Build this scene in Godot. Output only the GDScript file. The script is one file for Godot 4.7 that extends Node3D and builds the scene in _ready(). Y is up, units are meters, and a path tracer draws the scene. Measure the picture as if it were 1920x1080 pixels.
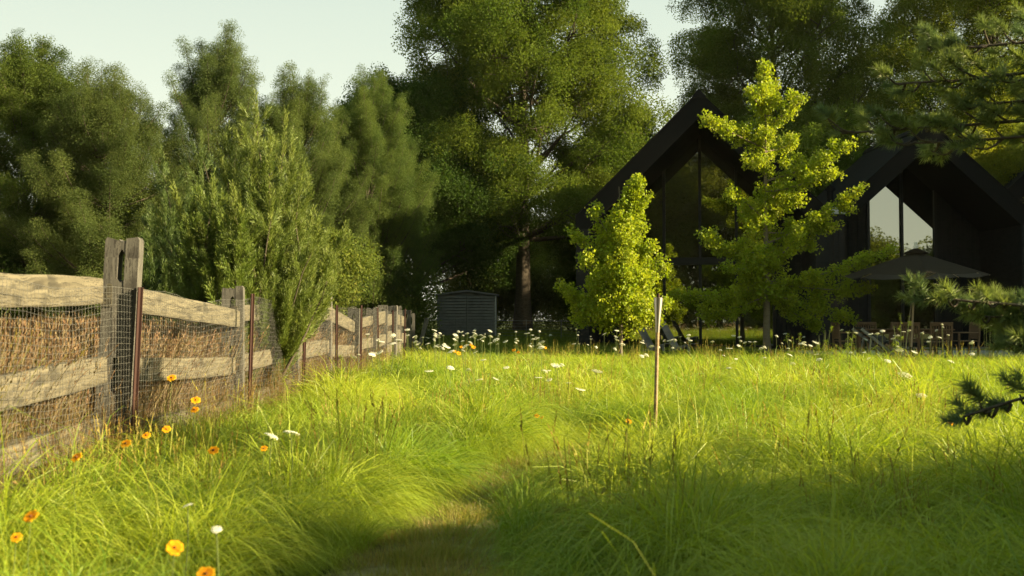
extends Node3D
# A meadow garden with a split-rail fence, ginkgo saplings and black gabled houses in low evening sun.
# x is right, y up, the view goes along -z; d below means metres in front of the camera (z = -d).

const FOCAL := 40.98      # vertical field of view of 32.65 degrees on a 24 mm high sensor
const EYE := 1.05

var rng := RandomNumberGenerator.new()
var M := {}
var flow := FastNoiseLite.new()
var lump := FastNoiseLite.new()
var taken := {}


# ---------------------------------------------------------------- geometry collector
class MB:
	var v := PackedVector3Array()
	var n := PackedVector3Array()
	var c := PackedColorArray()
	var i := PackedInt32Array()
	var smooth := false
	var coloured := false

	func tri(a: Vector3, b: Vector3, d: Vector3, col := Color.WHITE) -> void:
		var k := v.size()
		v.append(a); v.append(b); v.append(d)
		c.append(col); c.append(col); c.append(col)
		i.append(k); i.append(k + 1); i.append(k + 2)
		var nn := (d - a).cross(b - a).normalized()
		n.append(nn); n.append(nn); n.append(nn)

	func quad(a: Vector3, b: Vector3, d: Vector3, e: Vector3, col := Color.WHITE) -> void:
		var k := v.size()
		v.append(a); v.append(b); v.append(d); v.append(e)
		for q in 4:
			c.append(col)
		i.append(k); i.append(k + 1); i.append(k + 2); i.append(k); i.append(k + 2); i.append(k + 3)
		var nn := (e - a).cross(b - a)
		if nn.length_squared() < 1e-14:
			nn = (d - a).cross(b - a)
		nn = nn.normalized()
		for q in 4:
			n.append(nn)

	# round rod along a path; radii per point; smooth normals
	func tube(path: Array, radii: Array, sides := 6, col := Color.WHITE, cap := true) -> void:
		var m := path.size()
		var first := v.size()
		var side := Vector3.RIGHT
		for k in m:
			var dir: Vector3
			if k == 0:
				dir = path[1] - path[0]
			elif k == m - 1:
				dir = path[k] - path[k - 1]
			else:
				dir = path[k + 1] - path[k - 1]
			dir = dir.normalized()
			if k == 0:
				side = dir.cross(Vector3.UP if absf(dir.y) < 0.9 else Vector3.RIGHT).normalized()
			else:
				side = (side - dir * side.dot(dir)).normalized()
			var up := dir.cross(side)
			for s in sides:
				var a := TAU * s / sides
				var r := side * cos(a) + up * sin(a)
				var p: Vector3 = path[k]
				var rad: float = radii[k]
				v.append(p + r * rad)
				n.append(r)
				c.append(col)
		for k in m - 1:
			for s in sides:
				var a := first + k * sides + s
				var b := first + k * sides + (s + 1) % sides
				i.append(a); i.append(b + sides); i.append(b)
				i.append(a); i.append(a + sides); i.append(b + sides)
		if cap:
			for s in range(1, sides - 1):
				tri(v[first], v[first + s], v[first + s + 1], col)
				var l := first + (m - 1) * sides
				tri(v[l], v[l + s + 1], v[l + s], col)

	# box with bevelled long edges, between two opposite corners
	func box(p0: Vector3, p1: Vector3, bevel := 0.0, col := Color.WHITE) -> void:
		var lo := Vector3(minf(p0.x, p1.x), minf(p0.y, p1.y), minf(p0.z, p1.z))
		var hi := Vector3(maxf(p0.x, p1.x), maxf(p0.y, p1.y), maxf(p0.z, p1.z))
		var b := minf(bevel, 0.45 * minf(hi.x - lo.x, minf(hi.y - lo.y, hi.z - lo.z)))
		if b <= 0.0:
			var q := [lo, Vector3(hi.x, lo.y, lo.z), Vector3(hi.x, hi.y, lo.z), Vector3(lo.x, hi.y, lo.z), Vector3(lo.x, lo.y, hi.z), Vector3(hi.x, lo.y, hi.z), hi, Vector3(lo.x, hi.y, hi.z)]
			for f in [[4, 7, 6, 5], [1, 2, 3, 0], [5, 6, 2, 1], [0, 3, 7, 4], [7, 3, 2, 6], [0, 4, 5, 1]]:
				quad(q[f[0]], q[f[1]], q[f[2]], q[f[3]], col)
			return
		# 24 corner points: each corner has one point on each of its three faces
		var cen := (lo + hi) * 0.5
		var h := (hi - lo) * 0.5
		var pt := func(sx: int, sy: int, sz: int, face: int) -> Vector3:
			var o := Vector3(h.x - b, h.y - b, h.z - b)
			o[face] += b
			return cen + Vector3(o.x * sx, o.y * sy, o.z * sz)
		var out_quad := func(a: Vector3, bb: Vector3, d: Vector3, e: Vector3) -> void:
			if (d - a).cross(bb - a).dot((a + bb + d + e) * 0.25 - cen) < 0.0:
				quad(a, e, d, bb, col)
			else:
				quad(a, bb, d, e, col)
		for f in 3:
			var u := (f + 1) % 3
			var w := (f + 2) % 3
			for s in [-1, 1]:
				var k := []
				for e in [[-1, -1], [1, -1], [1, 1], [-1, 1]]:
					var sg := [0, 0, 0]
					sg[f] = s; sg[u] = e[0]; sg[w] = e[1]
					k.append(pt.call(sg[0], sg[1], sg[2], f))
				out_quad.call(k[0], k[1], k[2], k[3])
			for su in [-1, 1]:
				for sw in [-1, 1]:
					var k := []
					for e in [[-1, u], [1, u], [1, w], [-1, w]]:
						var sg := [0, 0, 0]
						sg[f] = e[0]; sg[u] = su; sg[w] = sw
						k.append(pt.call(sg[0], sg[1], sg[2], e[1]))
					out_quad.call(k[0], k[1], k[2], k[3])
		for sx in [-1, 1]:
			for sy in [-1, 1]:
				for sz in [-1, 1]:
					var a: Vector3 = pt.call(sx, sy, sz, 0)
					var bb: Vector3 = pt.call(sx, sy, sz, 1)
					var d: Vector3 = pt.call(sx, sy, sz, 2)
					if (d - a).cross(bb - a).dot(a - cen) < 0.0:
						tri(a, d, bb, col)
					else:
						tri(a, bb, d, col)

	# flat polygon in x,y (counter-clockwise from the front, +z) pushed back from z0 to z1
	func prism(poly: Array, z0: float, z1: float, col := Color.WHITE) -> void:
		var pv := PackedVector2Array(poly)
		var t := Geometry2D.triangulate_polygon(pv)
		for k in range(0, t.size(), 3):
			var a := pv[t[k]]
			var b := pv[t[k + 1]]
			var d := pv[t[k + 2]]
			if (b - a).cross(d - a) > 0.0:
				var sw := b
				b = d
				d = sw
			tri(Vector3(a.x, a.y, z0), Vector3(b.x, b.y, z0), Vector3(d.x, d.y, z0), col)
			tri(Vector3(a.x, a.y, z1), Vector3(d.x, d.y, z1), Vector3(b.x, b.y, z1), col)
		for k in pv.size():
			var a := pv[k]
			var b := pv[(k + 1) % pv.size()]
			quad(Vector3(a.x, a.y, z0), Vector3(b.x, b.y, z0), Vector3(b.x, b.y, z1), Vector3(a.x, a.y, z1), col)

	func lathe(profile: Array, sides := 20, at := Vector3.ZERO, col := Color.WHITE) -> void:
		var path := []
		var rad := []
		for p in profile:
			path.append(at + Vector3(0, p.y, 0))
			rad.append(p.x)
		tube(path, rad, sides, col, true)

	func mesh(with_normals := true, with_colour := false) -> ArrayMesh:
		var a := []
		a.resize(Mesh.ARRAY_MAX)
		a[Mesh.ARRAY_VERTEX] = v
		if with_normals:
			a[Mesh.ARRAY_NORMAL] = n
		if with_colour:
			a[Mesh.ARRAY_COLOR] = c
		a[Mesh.ARRAY_INDEX] = i
		var m := ArrayMesh.new()
		m.add_surface_from_arrays(Mesh.PRIMITIVE_TRIANGLES, a)
		return m


# ---------------------------------------------------------------- scene helpers
func numbered(called: String) -> String:
	var k: int = taken.get(called, 0)
	taken[called] = k + 1
	return called if k == 0 else "%s_%03d" % [called, k]


func tag(o: Node, label: String, category: String, group := "", kind := "") -> void:
	o.set_meta("label", label)
	o.set_meta("category", category)
	if group:
		o.set_meta("group", group)
	if kind:
		o.set_meta("kind", kind)


func thing(called: String, label: String, category: String, at := Vector3.ZERO, turn := 0.0, group := "") -> Node3D:
	var o := Node3D.new()
	o.name = numbered(called)
	add_child(o)
	o.position = at
	o.rotation.y = turn
	tag(o, label, category, group)
	return o


func part(called: String, m: Mesh, mat: Material, parent: Node, at := Vector3.ZERO, basis_ := Basis.IDENTITY) -> MeshInstance3D:
	var o := MeshInstance3D.new()
	o.name = called
	o.mesh = m
	o.material_override = mat
	parent.add_child(o, true)
	o.transform = Transform3D(basis_, at)
	return o


func structure(called: String, m: Mesh, mat: Material) -> MeshInstance3D:
	var o := part(called, m, mat, self)
	o.set_meta("kind", "structure")
	return o


func boxpart(called: String, p0: Vector3, p1: Vector3, mat: Material, parent: Node, bevel := 0.008) -> MeshInstance3D:
	var b := MB.new()
	b.box(p0, p1, bevel)
	return part(called, b.mesh(), mat, parent)


# a bar between two points with a rectangular section
func barpart(called: String, a: Vector3, e: Vector3, w: float, h: float, mat: Material, parent: Node, bevel := 0.006, up := Vector3.UP) -> MeshInstance3D:
	var b := MB.new()
	var l := a.distance_to(e)
	b.box(Vector3(0, -h / 2, -w / 2), Vector3(l, h / 2, w / 2), bevel)
	var x := (e - a).normalized()
	if absf(x.dot(up)) > 0.95:
		up = Vector3.BACK
	var z := x.cross(up).normalized()
	return part(called, b.mesh(), mat, parent, a, Basis(x, z.cross(x), z))


func copies(called: String, m: Mesh, mat: Material, parent: Node, where: Array, cols: Array) -> MultiMeshInstance3D:
	var mm := MultiMesh.new()
	mm.transform_format = MultiMesh.TRANSFORM_3D
	mm.use_colors = true
	mm.mesh = m
	mm.instance_count = where.size()
	for k in where.size():
		mm.set_instance_transform(k, where[k])
		mm.set_instance_color(k, cols[k])
	var o := MultiMeshInstance3D.new()
	o.name = called
	o.multimesh = mm
	o.material_override = mat
	o.set_meta("kind", "stuff")
	parent.add_child(o, true)
	return o


func rnd(a: float, b: float) -> float:
	return rng.randf_range(a, b)


func unit() -> Vector3:
	var y := rnd(-1, 1)
	var a := rnd(0, TAU)
	var r := sqrt(1 - y * y)
	return Vector3(cos(a) * r, y, sin(a) * r)


# basis whose y axis is the given direction
func along(dir: Vector3, spin: float, s := 1.0) -> Basis:
	var y := dir.normalized()
	var x := y.cross(Vector3.FORWARD if absf(y.z) < 0.9 else Vector3.RIGHT).normalized()
	x = x.rotated(y, spin)
	return Basis(x * s, y * s, x.cross(y) * s)


func ground(x: float, z: float) -> float:
	var d := -z
	return 0.45 * smoothstep(27.0, 46.0, d) * (1.0 - smoothstep(1.0, 7.0, x)) + 0.05 * lump.get_noise_2d(x * 4.0, z * 4.0)


func on_ground(x: float, d: float, sink := 0.0) -> Vector3:
	return Vector3(x, ground(x, -d) - sink, -d)


const PATH := [Vector2(-0.5, 1.0), Vector2(-0.44, 3.0), Vector2(-0.4, 4.0), Vector2(-0.33, 4.9), Vector2(-0.16, 5.8), Vector2(0.1, 6.8), Vector2(0.5, 7.6), Vector2(1.1, 8.2)]

func path_gap(x: float, d: float) -> float:   # distance to the middle of the mown path
	var best := 99.0
	var p := Vector2(x, d)
	for k in PATH.size() - 1:
		best = minf(best, p.distance_to(Geometry2D.get_closest_point_to_segment(p, PATH[k], PATH[k + 1])))
	return best


# ---------------------------------------------------------------- materials
func lin(r: float, g: float, b: float, a := 1.0) -> Color:
	var c := Color(r, g, b).linear_to_srgb()
	c.a = a
	return c


func plain(c: Color, rough := 0.8, metal := 0.0, spec := 0.4) -> StandardMaterial3D:
	var m := StandardMaterial3D.new()
	m.albedo_color = c
	m.roughness = rough
	m.metallic = metal
	m.metallic_specular = spec
	return m


func grain_image(a: Color, b: Color, dark: Color, seed_: int, along_f: float, across_f: float, speck: float, size := 512) -> ImageTexture:
	var f := FastNoiseLite.new()
	f.seed = seed_
	f.noise_type = FastNoiseLite.TYPE_PERLIN
	f.fractal_octaves = 4
	f.frequency = 1.0
	var g := FastNoiseLite.new()
	g.seed = seed_ + 9
	g.frequency = 1.0
	g.fractal_octaves = 3
	var im := Image.create(size, size, false, Image.FORMAT_RGB8)
	for y in size:
		for x in size:
			var warp := g.get_noise_2d(x * 0.006, y * 0.012)
			var s := f.get_noise_2d(x * along_f, (y + warp * 9.0) * across_f)
			var t := clampf(0.5 + s * 1.3, 0, 1)
			var col := a.lerp(b, t)
			var patch := g.get_noise_2d(x * 0.011 + 40.0, y * 0.017)
			col = col.lerp(dark, clampf(patch * 1.5 - 0.12, 0.0, 0.7))
			var crack := f.get_noise_2d(x * along_f * 0.6 + 90.0, (y + warp * 10.0) * across_f * 1.5)
			if absf(crack) < 0.035:
				col = col.lerp(dark, 0.75)
			var sp := g.get_noise_2d(x * 0.35, y * 0.35)
			col = col.lerp(dark, clampf((sp - 0.45) * speck, 0, 0.8))
			im.set_pixel(x, y, col.linear_to_srgb())
	return ImageTexture.create_from_image(im)


func wood(a: Color, b: Color, dark: Color, seed_: int, metres := 2.0, rough := 0.85) -> StandardMaterial3D:
	var m := StandardMaterial3D.new()
	m.albedo_texture = grain_image(a, b, dark, seed_, 0.009, 0.16, 1.5)
	m.heightmap_enabled = true
	m.heightmap_texture = m.albedo_texture
	m.heightmap_scale = 0.5
	m.roughness = rough
	m.metallic_specular = 0.3
	m.uv1_triplanar = true
	m.uv1_scale = Vector3.ONE / metres
	return m


func leafy(light: Color, rough := 0.55, spec := 0.3) -> StandardMaterial3D:
	var m := StandardMaterial3D.new()
	m.albedo_color = Color.WHITE
	m.vertex_color_use_as_albedo = true
	m.roughness = rough
	m.metallic_specular = spec
	m.backlight_enabled = true
	m.backlight = light
	m.cull_mode = BaseMaterial3D.CULL_DISABLED
	return m


func make_materials() -> void:
	M.rail = wood(Color(0.085, 0.074, 0.05), Color(0.158, 0.138, 0.092), Color(0.034, 0.031, 0.024), 3, 1.9)
	M.post = wood(Color(0.07, 0.066, 0.056), Color(0.13, 0.121, 0.1), Color(0.03, 0.026, 0.022), 11, 1.7)
	M.teak = wood(Color(0.19, 0.115, 0.065), Color(0.27, 0.175, 0.105), Color(0.1, 0.062, 0.04), 21, 1.4)
	M.grey_wood = wood(Color(0.17, 0.16, 0.145), Color(0.27, 0.255, 0.235), Color(0.09, 0.085, 0.08), 25, 1.4)
	M.black_wood = wood(Color(0.011, 0.011, 0.011), Color(0.02, 0.0195, 0.019), Color(0.007, 0.007, 0.007), 31, 2.2, 0.7)
	M.bark = wood(Color(0.06, 0.048, 0.034), Color(0.12, 0.098, 0.072), Color(0.03, 0.024, 0.018), 41, 1.3, 0.95)
	M.bark.heightmap_scale = 3.0
	M.pale_bark = wood(Color(0.15, 0.12, 0.083), Color(0.23, 0.19, 0.137), Color(0.1, 0.077, 0.054), 43, 0.8, 0.9)
	M.siding = wood(Color(0.12, 0.12, 0.105), Color(0.17, 0.168, 0.148), Color(0.08, 0.08, 0.07), 51, 2.4, 0.75)
	M.black_metal = plain(lin(0.008, 0.0082, 0.0084), 0.8, 0.0, 0.2)
	M.frame = plain(lin(0.008, 0.008, 0.008), 0.45, 0.0, 0.4)
	M.flashing = plain(lin(0.34, 0.35, 0.34), 0.4, 0.6)
	# dark solar-control glazing: a thin metal coat that mirrors about a seventh of the light
	var g := plain(lin(0.34, 0.345, 0.305), 0.015, 1.0)
	M.glass = g
	M.rust = plain(lin(0.042, 0.018, 0.013), 0.85)
	M.wire = plain(lin(0.18, 0.175, 0.155), 0.6, 0.3)
	M.dark_wire = plain(lin(0.16, 0.16, 0.15), 0.6, 0.5)
	M.steel = plain(lin(0.5, 0.46, 0.4), 0.32, 1.0)
	M.bamboo = wood(Color(0.28, 0.19, 0.1), Color(0.38, 0.28, 0.16), Color(0.16, 0.1, 0.06), 61, 0.8, 0.5)
	M.canvas = plain(lin(0.026, 0.021, 0.016), 0.9, 0.0, 0.12)
	M.canvas.backlight_enabled = true
	M.canvas.backlight = lin(0.12, 0.1, 0.08)
	M.cushion = plain(lin(0.055, 0.055, 0.055), 0.9, 0.0, 0.2)
	M.white_paint = plain(lin(0.72, 0.7, 0.64), 0.4)
	M.pole_wood = plain(lin(0.5, 0.36, 0.23), 0.5)
	M.interior = plain(lin(0.12, 0.1, 0.08), 0.9)
	M.stone = wood(Color(0.2, 0.2, 0.185), Color(0.27, 0.265, 0.245), Color(0.14, 0.14, 0.13), 71, 1.6, 0.9)
	# foliage: the colour comes from each copy, the second number is how much light passes
	M.leaf = leafy(lin(1.0, 1.0, 0.5), 0.75, 0.2)
	M.ginkgo_leaf = leafy(lin(1.0, 1.0, 0.4), 0.5, 0.35)
	M.needle = leafy(lin(0.6, 0.65, 0.35), 0.5, 0.4)
	M.grass = leafy(lin(1.0, 1.0, 0.45), 0.45, 0.4)
	M.dry = leafy(lin(0.7, 0.6, 0.4), 0.8, 0.2)
	M.petal = leafy(lin(0.6, 0.6, 0.5), 0.7, 0.2)
	M.ground = StandardMaterial3D.new()
	M.ground.vertex_color_use_as_albedo = true
	M.ground.albedo_texture = grain_image(Color(0.5, 0.5, 0.5), Color(1, 1, 1), Color(0.4, 0.36, 0.3), 81, 0.05, 0.05, 2.0)
	M.ground.uv1_triplanar = true
	M.ground.uv1_world_triplanar = true
	M.ground.uv1_scale = Vector3.ONE / 2.3
	M.ground.roughness = 0.95
	M.ground.metallic_specular = 0.15


# ---------------------------------------------------------------- camera, sky, sun
func make_view() -> void:
	var cam := Camera3D.new()
	cam.name = "camera"
	add_child(cam)
	cam.position = Vector3(0, EYE, 0)
	cam.rotation_degrees = Vector3(1.864, 0, 0)
	cam.near = 0.05
	cam.far = 900.0
	var at := CameraAttributesPhysical.new()
	at.frustum_focal_length = FOCAL
	at.frustum_focus_distance = 20.0
	at.exposure_aperture = 5.0
	at.frustum_near = 0.05
	at.frustum_far = 900.0
	cam.attributes = at
	cam.current = true

	var e := Environment.new()
	e.background_mode = Environment.BG_SKY
	var s := ProceduralSkyMaterial.new()
	s.sky_top_color = Color(0.53, 0.62, 0.61)
	s.sky_horizon_color = Color(0.87, 0.87, 0.77)
	s.sky_curve = 0.22
	s.ground_bottom_color = Color(0.2, 0.22, 0.14)
	s.ground_horizon_color = Color(0.45, 0.47, 0.36)
	s.sun_angle_max = 60.0
	s.sun_curve = 0.12
	var sky := Sky.new()
	sky.sky_material = s
	e.sky = sky
	e.background_energy_multiplier = 0.44
	e.tonemap_mode = Environment.TONE_MAPPER_LINEAR
	e.tonemap_exposure = 4.0
	e.fog_enabled = true
	e.fog_density = 0.00007
	e.fog_light_color = Color(0.95, 0.94, 0.84)
	e.sdfgi_enabled = true
	e.ssao_enabled = true
	e.ssil_enabled = true
	var w := WorldEnvironment.new()
	w.name = "surroundings"
	w.environment = e
	add_child(w)

	var sun := DirectionalLight3D.new()
	sun.name = "sun"
	add_child(sun)
	var el := deg_to_rad(20.0)
	var az := deg_to_rad(-12.0)     # from the right, a little behind the viewpoint
	var to_sun := Vector3(cos(el) * cos(az), sin(el), -cos(el) * sin(az))
	sun.basis = Basis.looking_at(-to_sun)
	sun.light_color = Color(1.0, 0.92, 0.74)
	sun.light_energy = 1.6
	sun.light_angular_distance = 0.7
	sun.shadow_enabled = true


# ---------------------------------------------------------------- ground
func make_ground() -> void:
	var xs := []
	var ds := []
	for k in [-400, -200, -100, -60, -40]:
		xs.append(float(k))
	for k in range(0, 111):
		xs.append(-30.0 + k * 0.55)
	for k in [40, 60, 100, 200, 400]:
		xs.append(float(k))
	for k in [-300, -120, -50, -20, -8]:
		ds.append(float(k))
	for k in range(0, 124):
		ds.append(-3.0 + k * 0.5)
	for k in [64, 75, 100, 160, 250, 400, 700]:
		ds.append(float(k))
	var b := MB.new()
	for d in ds:
		for x in xs:
			b.v.append(on_ground(x, d))
			b.n.append(Vector3.UP)
			var dry := 1.0 - smoothstep(-3.4, -2.8, x + 0.3 * lump.get_noise_2d(x * 20, d * 20))
			dry *= 1.0 - smoothstep(22, 26, d)
			b.c.append(Color(0.06, 0.075, 0.02).lerp(Color(0.2, 0.14, 0.07), dry))
	var w := xs.size()
	for r in ds.size() - 1:
		for q in w - 1:
			var a := r * w + q
			b.i.append(a); b.i.append(a + w); b.i.append(a + w + 1)
			b.i.append(a); b.i.append(a + w + 1); b.i.append(a + 1)
	structure("ground", b.mesh(true, true), M.ground)

	# the mown path
	var p := MB.new()
	var curve := Curve2D.new()
	for q in PATH:
		curve.add_point(q)
	var l := curve.get_baked_length()
	var rows := 40
	for k in rows + 1:
		var c := curve.sample_baked(l * k / rows)
		var c2 := curve.sample_baked(minf(l, l * k / rows + 0.05))
		var c1 := curve.sample_baked(maxf(0, l * k / rows - 0.05))
		var side := (c2 - c1).normalized().orthogonal()
		for s in range(-2, 3):
			var o := c + side * (s * 0.27)
			var at := on_ground(o.x, o.y)
			at.y += 0.012 + (0.0 if absi(s) < 2 else -0.03)
			p.v.append(at)
			p.n.append(Vector3.UP)
			var t := 0.5 + 0.5 * lump.get_noise_2d(o.x * 60, o.y * 60)
			p.c.append(Color(0.28, 0.22, 0.1).lerp(Color(0.2, 0.2, 0.07), t))
	for k in rows:
		for s in 4:
			var a := k * 5 + s
			p.i.append(a); p.i.append(a + 6); p.i.append(a + 1)
			p.i.append(a); p.i.append(a + 5); p.i.append(a + 6)
	structure("path", p.mesh(true, true), M.ground)


# ---------------------------------------------------------------- grass
func tuft(blades: int, radius: float, l0: float, l1: float, width: float, spread: float, droop: float, lean: float, segs := 5) -> ArrayMesh:
	var b := MB.new()
	for k in blades:
		var a := rnd(0, TAU)
		var r := radius * sqrt(rnd(0, 1))
		var p := Vector3(cos(a) * r, -0.01, sin(a) * r)
		var oa := a + rnd(-0.9, 0.9)
		var out := Vector3(cos(oa), 0, sin(oa)) * spread * (0.3 + 0.7 * r / radius) + Vector3(lean, 0, 0) * rnd(0.4, 1.2)
		var dir := (Vector3.UP + out * rnd(0.2, 0.6)).normalized()
		var l := rnd(l0, l1)
		var side := dir.cross(Vector3(rnd(-1, 1), rnd(-0.3, 0.3), rnd(-1, 1))).normalized()
		var w := width * rnd(0.7, 1.3)
		var shade := rnd(0.72, 1.2)
		var col := Color(shade * rnd(0.92, 1.14), shade, shade * rnd(0.8, 1.1))
		if rng.randf() < 0.07:
			col = Color(1.7 * shade, 1.15 * shade, 1.3 * shade)
		var first := b.v.size()
		for s in segs + 1:
			var t := float(s) / segs
			var ww := w * (1.0 - t * t) * 0.5
			if s == segs:
				b.v.append(p)
				b.c.append(col)
			else:
				b.v.append(p - side * ww)
				b.v.append(p + side * ww)
				b.c.append(col); b.c.append(col)
			p += dir * (l / segs)
			dir = (dir + (out * 0.75 + Vector3(0, -droop, 0)) * (0.22 + 0.5 * t) * rnd(0.7, 1.3)).normalized()
		for s in segs:
			var q := first + s * 2
			if s == segs - 1:
				b.i.append(q); b.i.append(q + 1); b.i.append(q + 2)
			else:
				b.i.append(q); b.i.append(q + 1); b.i.append(q + 3)
				b.i.append(q); b.i.append(q + 3); b.i.append(q + 2)
	return b.mesh(false, true)


func seed_tuft(blades: int, radius: float, l0: float, l1: float) -> ArrayMesh:
	var b := MB.new()
	for k in blades:
		var a := rnd(0, TAU)
		var r := radius * sqrt(rnd(0, 1))
		var p := Vector3(cos(a) * r, -0.01, sin(a) * r)
		var dir := (Vector3.UP + Vector3(cos(a), 0, sin(a)) * rnd(0.0, 0.35)).normalized()
		var l := rnd(l0, l1)
		var side := dir.cross(unit()).normalized()
		var shade := rnd(0.65, 1.2)
		var col := Color(shade * 1.03, shade * 0.97, shade * rnd(0.8, 1.05))
		if rng.randf() < 0.3:
			col = Color(shade * 0.95, shade * 0.84, shade * 0.8)
		var w := 0.0035
		var bend := Vector3(rnd(-1, 1), -0.15, rnd(-1, 1)) * rnd(0.02, 0.14)
		var last := p
		for s in 4:
			p += dir * l / 4.0
			dir = (dir + bend).normalized()
			b.quad(last - side * w / 2, p - side * w / 2, p + side * w / 2, last + side * w / 2, col)
			last = p
		if rng.randf() < 0.6:   # seed head
			var hc := Color(col.r * 1.05, col.g * 0.84, col.b * 0.8)
			var hl := rnd(0.07, 0.14)
			for s in 7:
				var t := s / 7.0
				var q := last - dir * hl * 0.35 + dir * hl * t
				var o := unit() * 0.011 * (1.0 - 0.6 * t)
				b.tri(q, q + o + dir * 0.014, q + dir * 0.032 - o * 0.4, hc)
		else:               # a loose leaf blade
			var q := Vector3(cos(a) * r, l * rnd(0.1, 0.5), sin(a) * r)
			var o := Vector3(rnd(-1, 1), rnd(-0.2, 0.8), rnd(-1, 1)).normalized() * rnd(0.1, 0.22)
			b.tri(q, q + o + Vector3(0, -0.04, 0), q + o * 0.5 + Vector3(0, 0.012, 0), col)
	return b.mesh(false, true)


func scatter_grass(label: String, called: String, meshes: Array, mat: Material, places: Array) -> void:
	var root := Node3D.new()
	root.name = numbered(called)
	add_child(root)
	tag(root, label, "grass", "", "stuff")
	for k in meshes.size():
		var xf := []
		var cs := []
		for p in places:
			if p.m == k:
				xf.append(p.x)
				cs.append(p.c)
		if xf.size():
			copies("grass_tuft", meshes[k], mat, root, xf, cs)


func make_grass() -> void:
	rng.seed = 501
	var tall := []
	for k in 5:
		tall.append(tuft(210, 0.11, 0.3, 0.8, 0.0034, 1.25, 1.4, 0.25 + 0.18 * k, 7))
	var mid := []
	for k in 4:
		mid.append(tuft(120, 0.15, 0.26, 0.62, 0.0052, 1.15, 1.25, 0.3 + 0.16 * k, 6))
	var short := []
	for k in 3:
		short.append(tuft(70, 0.16, 0.05, 0.16, 0.006, 0.5, 0.3, 0.1, 3))
	var places := []
	var places_mid := []
	var places_short := []
	var mown := []
	var bands := [[1.9, 4.0, 62.0], [4.0, 9.0, 52.0], [9.0, 15.0, 44.0], [15.0, 24.5, 34.0], [24.5, 34.0, 36.0], [34.0, 50.0, 18.0]]
	for bd in bands:
		var d0: float = bd[0]
		var d1: float = bd[1]
		var half: float = d1 * 0.54 + 0.8
		var x0 := maxf(-half, -2.75)
		var n := int((d1 - d0) * (half - x0) * float(bd[2]))
		for k in n:
			var d := rnd(d0, d1)
			var x := rnd(x0, half)
			if absf(x) > d * 0.54 + 0.8:
				continue
			var gap := path_gap(x, d)
			var edge := 0.37 + 0.16 * lump.get_noise_2d(x * 30, d * 30)
			var an := flow.get_noise_2d(x, d) * 3.4 + rnd(-0.7, 0.7)
			var mound := lump.get_noise_2d(x * 16, d * 16)
			var yaw := an
			var s := clampf(0.95 + 0.9 * mound, 0.45, 1.5) * rnd(0.65, 1.2)
			var tint := clampf(0.52 + 0.7 * lump.get_noise_2d(x * 9 + 70, d * 9) + 0.6 * lump.get_noise_2d(x * 40, d * 40 + 9) + rnd(-0.3, 0.3), 0, 1)
			var col := Color(0.19, 0.3, 0.024).lerp(Color(0.45, 0.505, 0.052), tint)
			var where := on_ground(x, d)
			if d < 10.0 and gap < edge:
				for rep_ in 3:
					where = on_ground(x + rnd(-0.1, 0.1), d + rnd(-0.1, 0.1)) + Vector3(0, 0.01, 0)
					var mc := Color(0.25, 0.28, 0.05).lerp(Color(0.42, 0.31, 0.13), clampf(0.45 + 0.9 * lump.get_noise_2d(x * 90, d * 90) + rnd(-0.3, 0.3), 0, 1))
					mown.append({"m": rng.randi() % 3, "x": Transform3D(Basis(Vector3.UP, yaw).scaled(Vector3(1.0, 0.8, 1.0) * rnd(0.3, 0.75)), where), "c": mc})
				continue
			if x < -2.0 and d < 14.0:
				s *= lerpf(0.5, 1.0, clampf((x + 2.7) / 0.7, 0, 1))
			if d < 10.0 and gap < edge + 0.25:
				# blades at the edge of the path fall into it
				s *= 0.62
			var meadow_edge := 23.5 + 1.5 * lump.get_noise_2d(x * 12, d * 3) - 0.12 * absf(x - 2.0)
			if x > 8.2 and d > 23.8:
				continue
			if d < 10.5:
				places.append({"m": rng.randi() % 5, "x": Transform3D(Basis(Vector3.UP, yaw).scaled(Vector3(s, s * rnd(0.85, 1.1), s)), where), "c": col})
			elif d < meadow_edge:
				var f := lerpf(1.0, 0.75, smoothstep(12, 22, d))
				places_mid.append({"m": rng.randi() % 4, "x": Transform3D(Basis(Vector3.UP, yaw).scaled(Vector3(s, s * f, s)), where), "c": col})
			else:
				var c2 := Color(0.15, 0.21, 0.025).lerp(Color(0.24, 0.3, 0.032), tint)
				places_short.append({"m": rng.randi() % 3, "x": Transform3D(Basis(Vector3.UP, yaw).scaled(Vector3(1.6, 1.1, 1.6) * rnd(0.8, 1.3)), where), "c": c2})
	scatter_grass("long fine green grass flopping over in mounds across the foreground", "meadow_grass", tall, M.grass, places)
	scatter_grass("tall sunlit yellow green grass of the middle meadow", "meadow_grass", mid, M.grass, places_mid)
	scatter_grass("short green lawn in front of the black houses and shed", "lawn_grass", short, M.grass, places_short)
	scatter_grass("short brownish mown grass on the path", "mown_grass", short, M.grass, mown)

	var dry := []
	for k in 4:
		dry.append(seed_tuft(55, 0.2, 0.5, 0.98))
	var field := []
	for k in 9000:
		var d := 2.6 + 21.0 * pow(rng.randf(), 1.35)
		var x := -2.95 - (d * 0.32 + 1.5) * pow(rng.randf(), 1.3)
		if d * 0.55 + 1.6 < -x:
			continue
		var t := clampf(0.5 + 0.8 * lump.get_noise_2d(x * 9, d * 9) + rnd(-0.25, 0.25), 0, 1)
		var col := Color(0.23, 0.188, 0.115).lerp(Color(0.33, 0.275, 0.17), t)
		if rng.randf() < 0.12:
			col = Color(0.17, 0.17, 0.05)
		var s := rnd(0.75, 1.1)
		field.append({"m": k % 4, "x": Transform3D(Basis(Vector3.UP, rnd(0, TAU)).scaled(Vector3(s, s, s)), on_ground(x, d)), "c": col})
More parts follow.
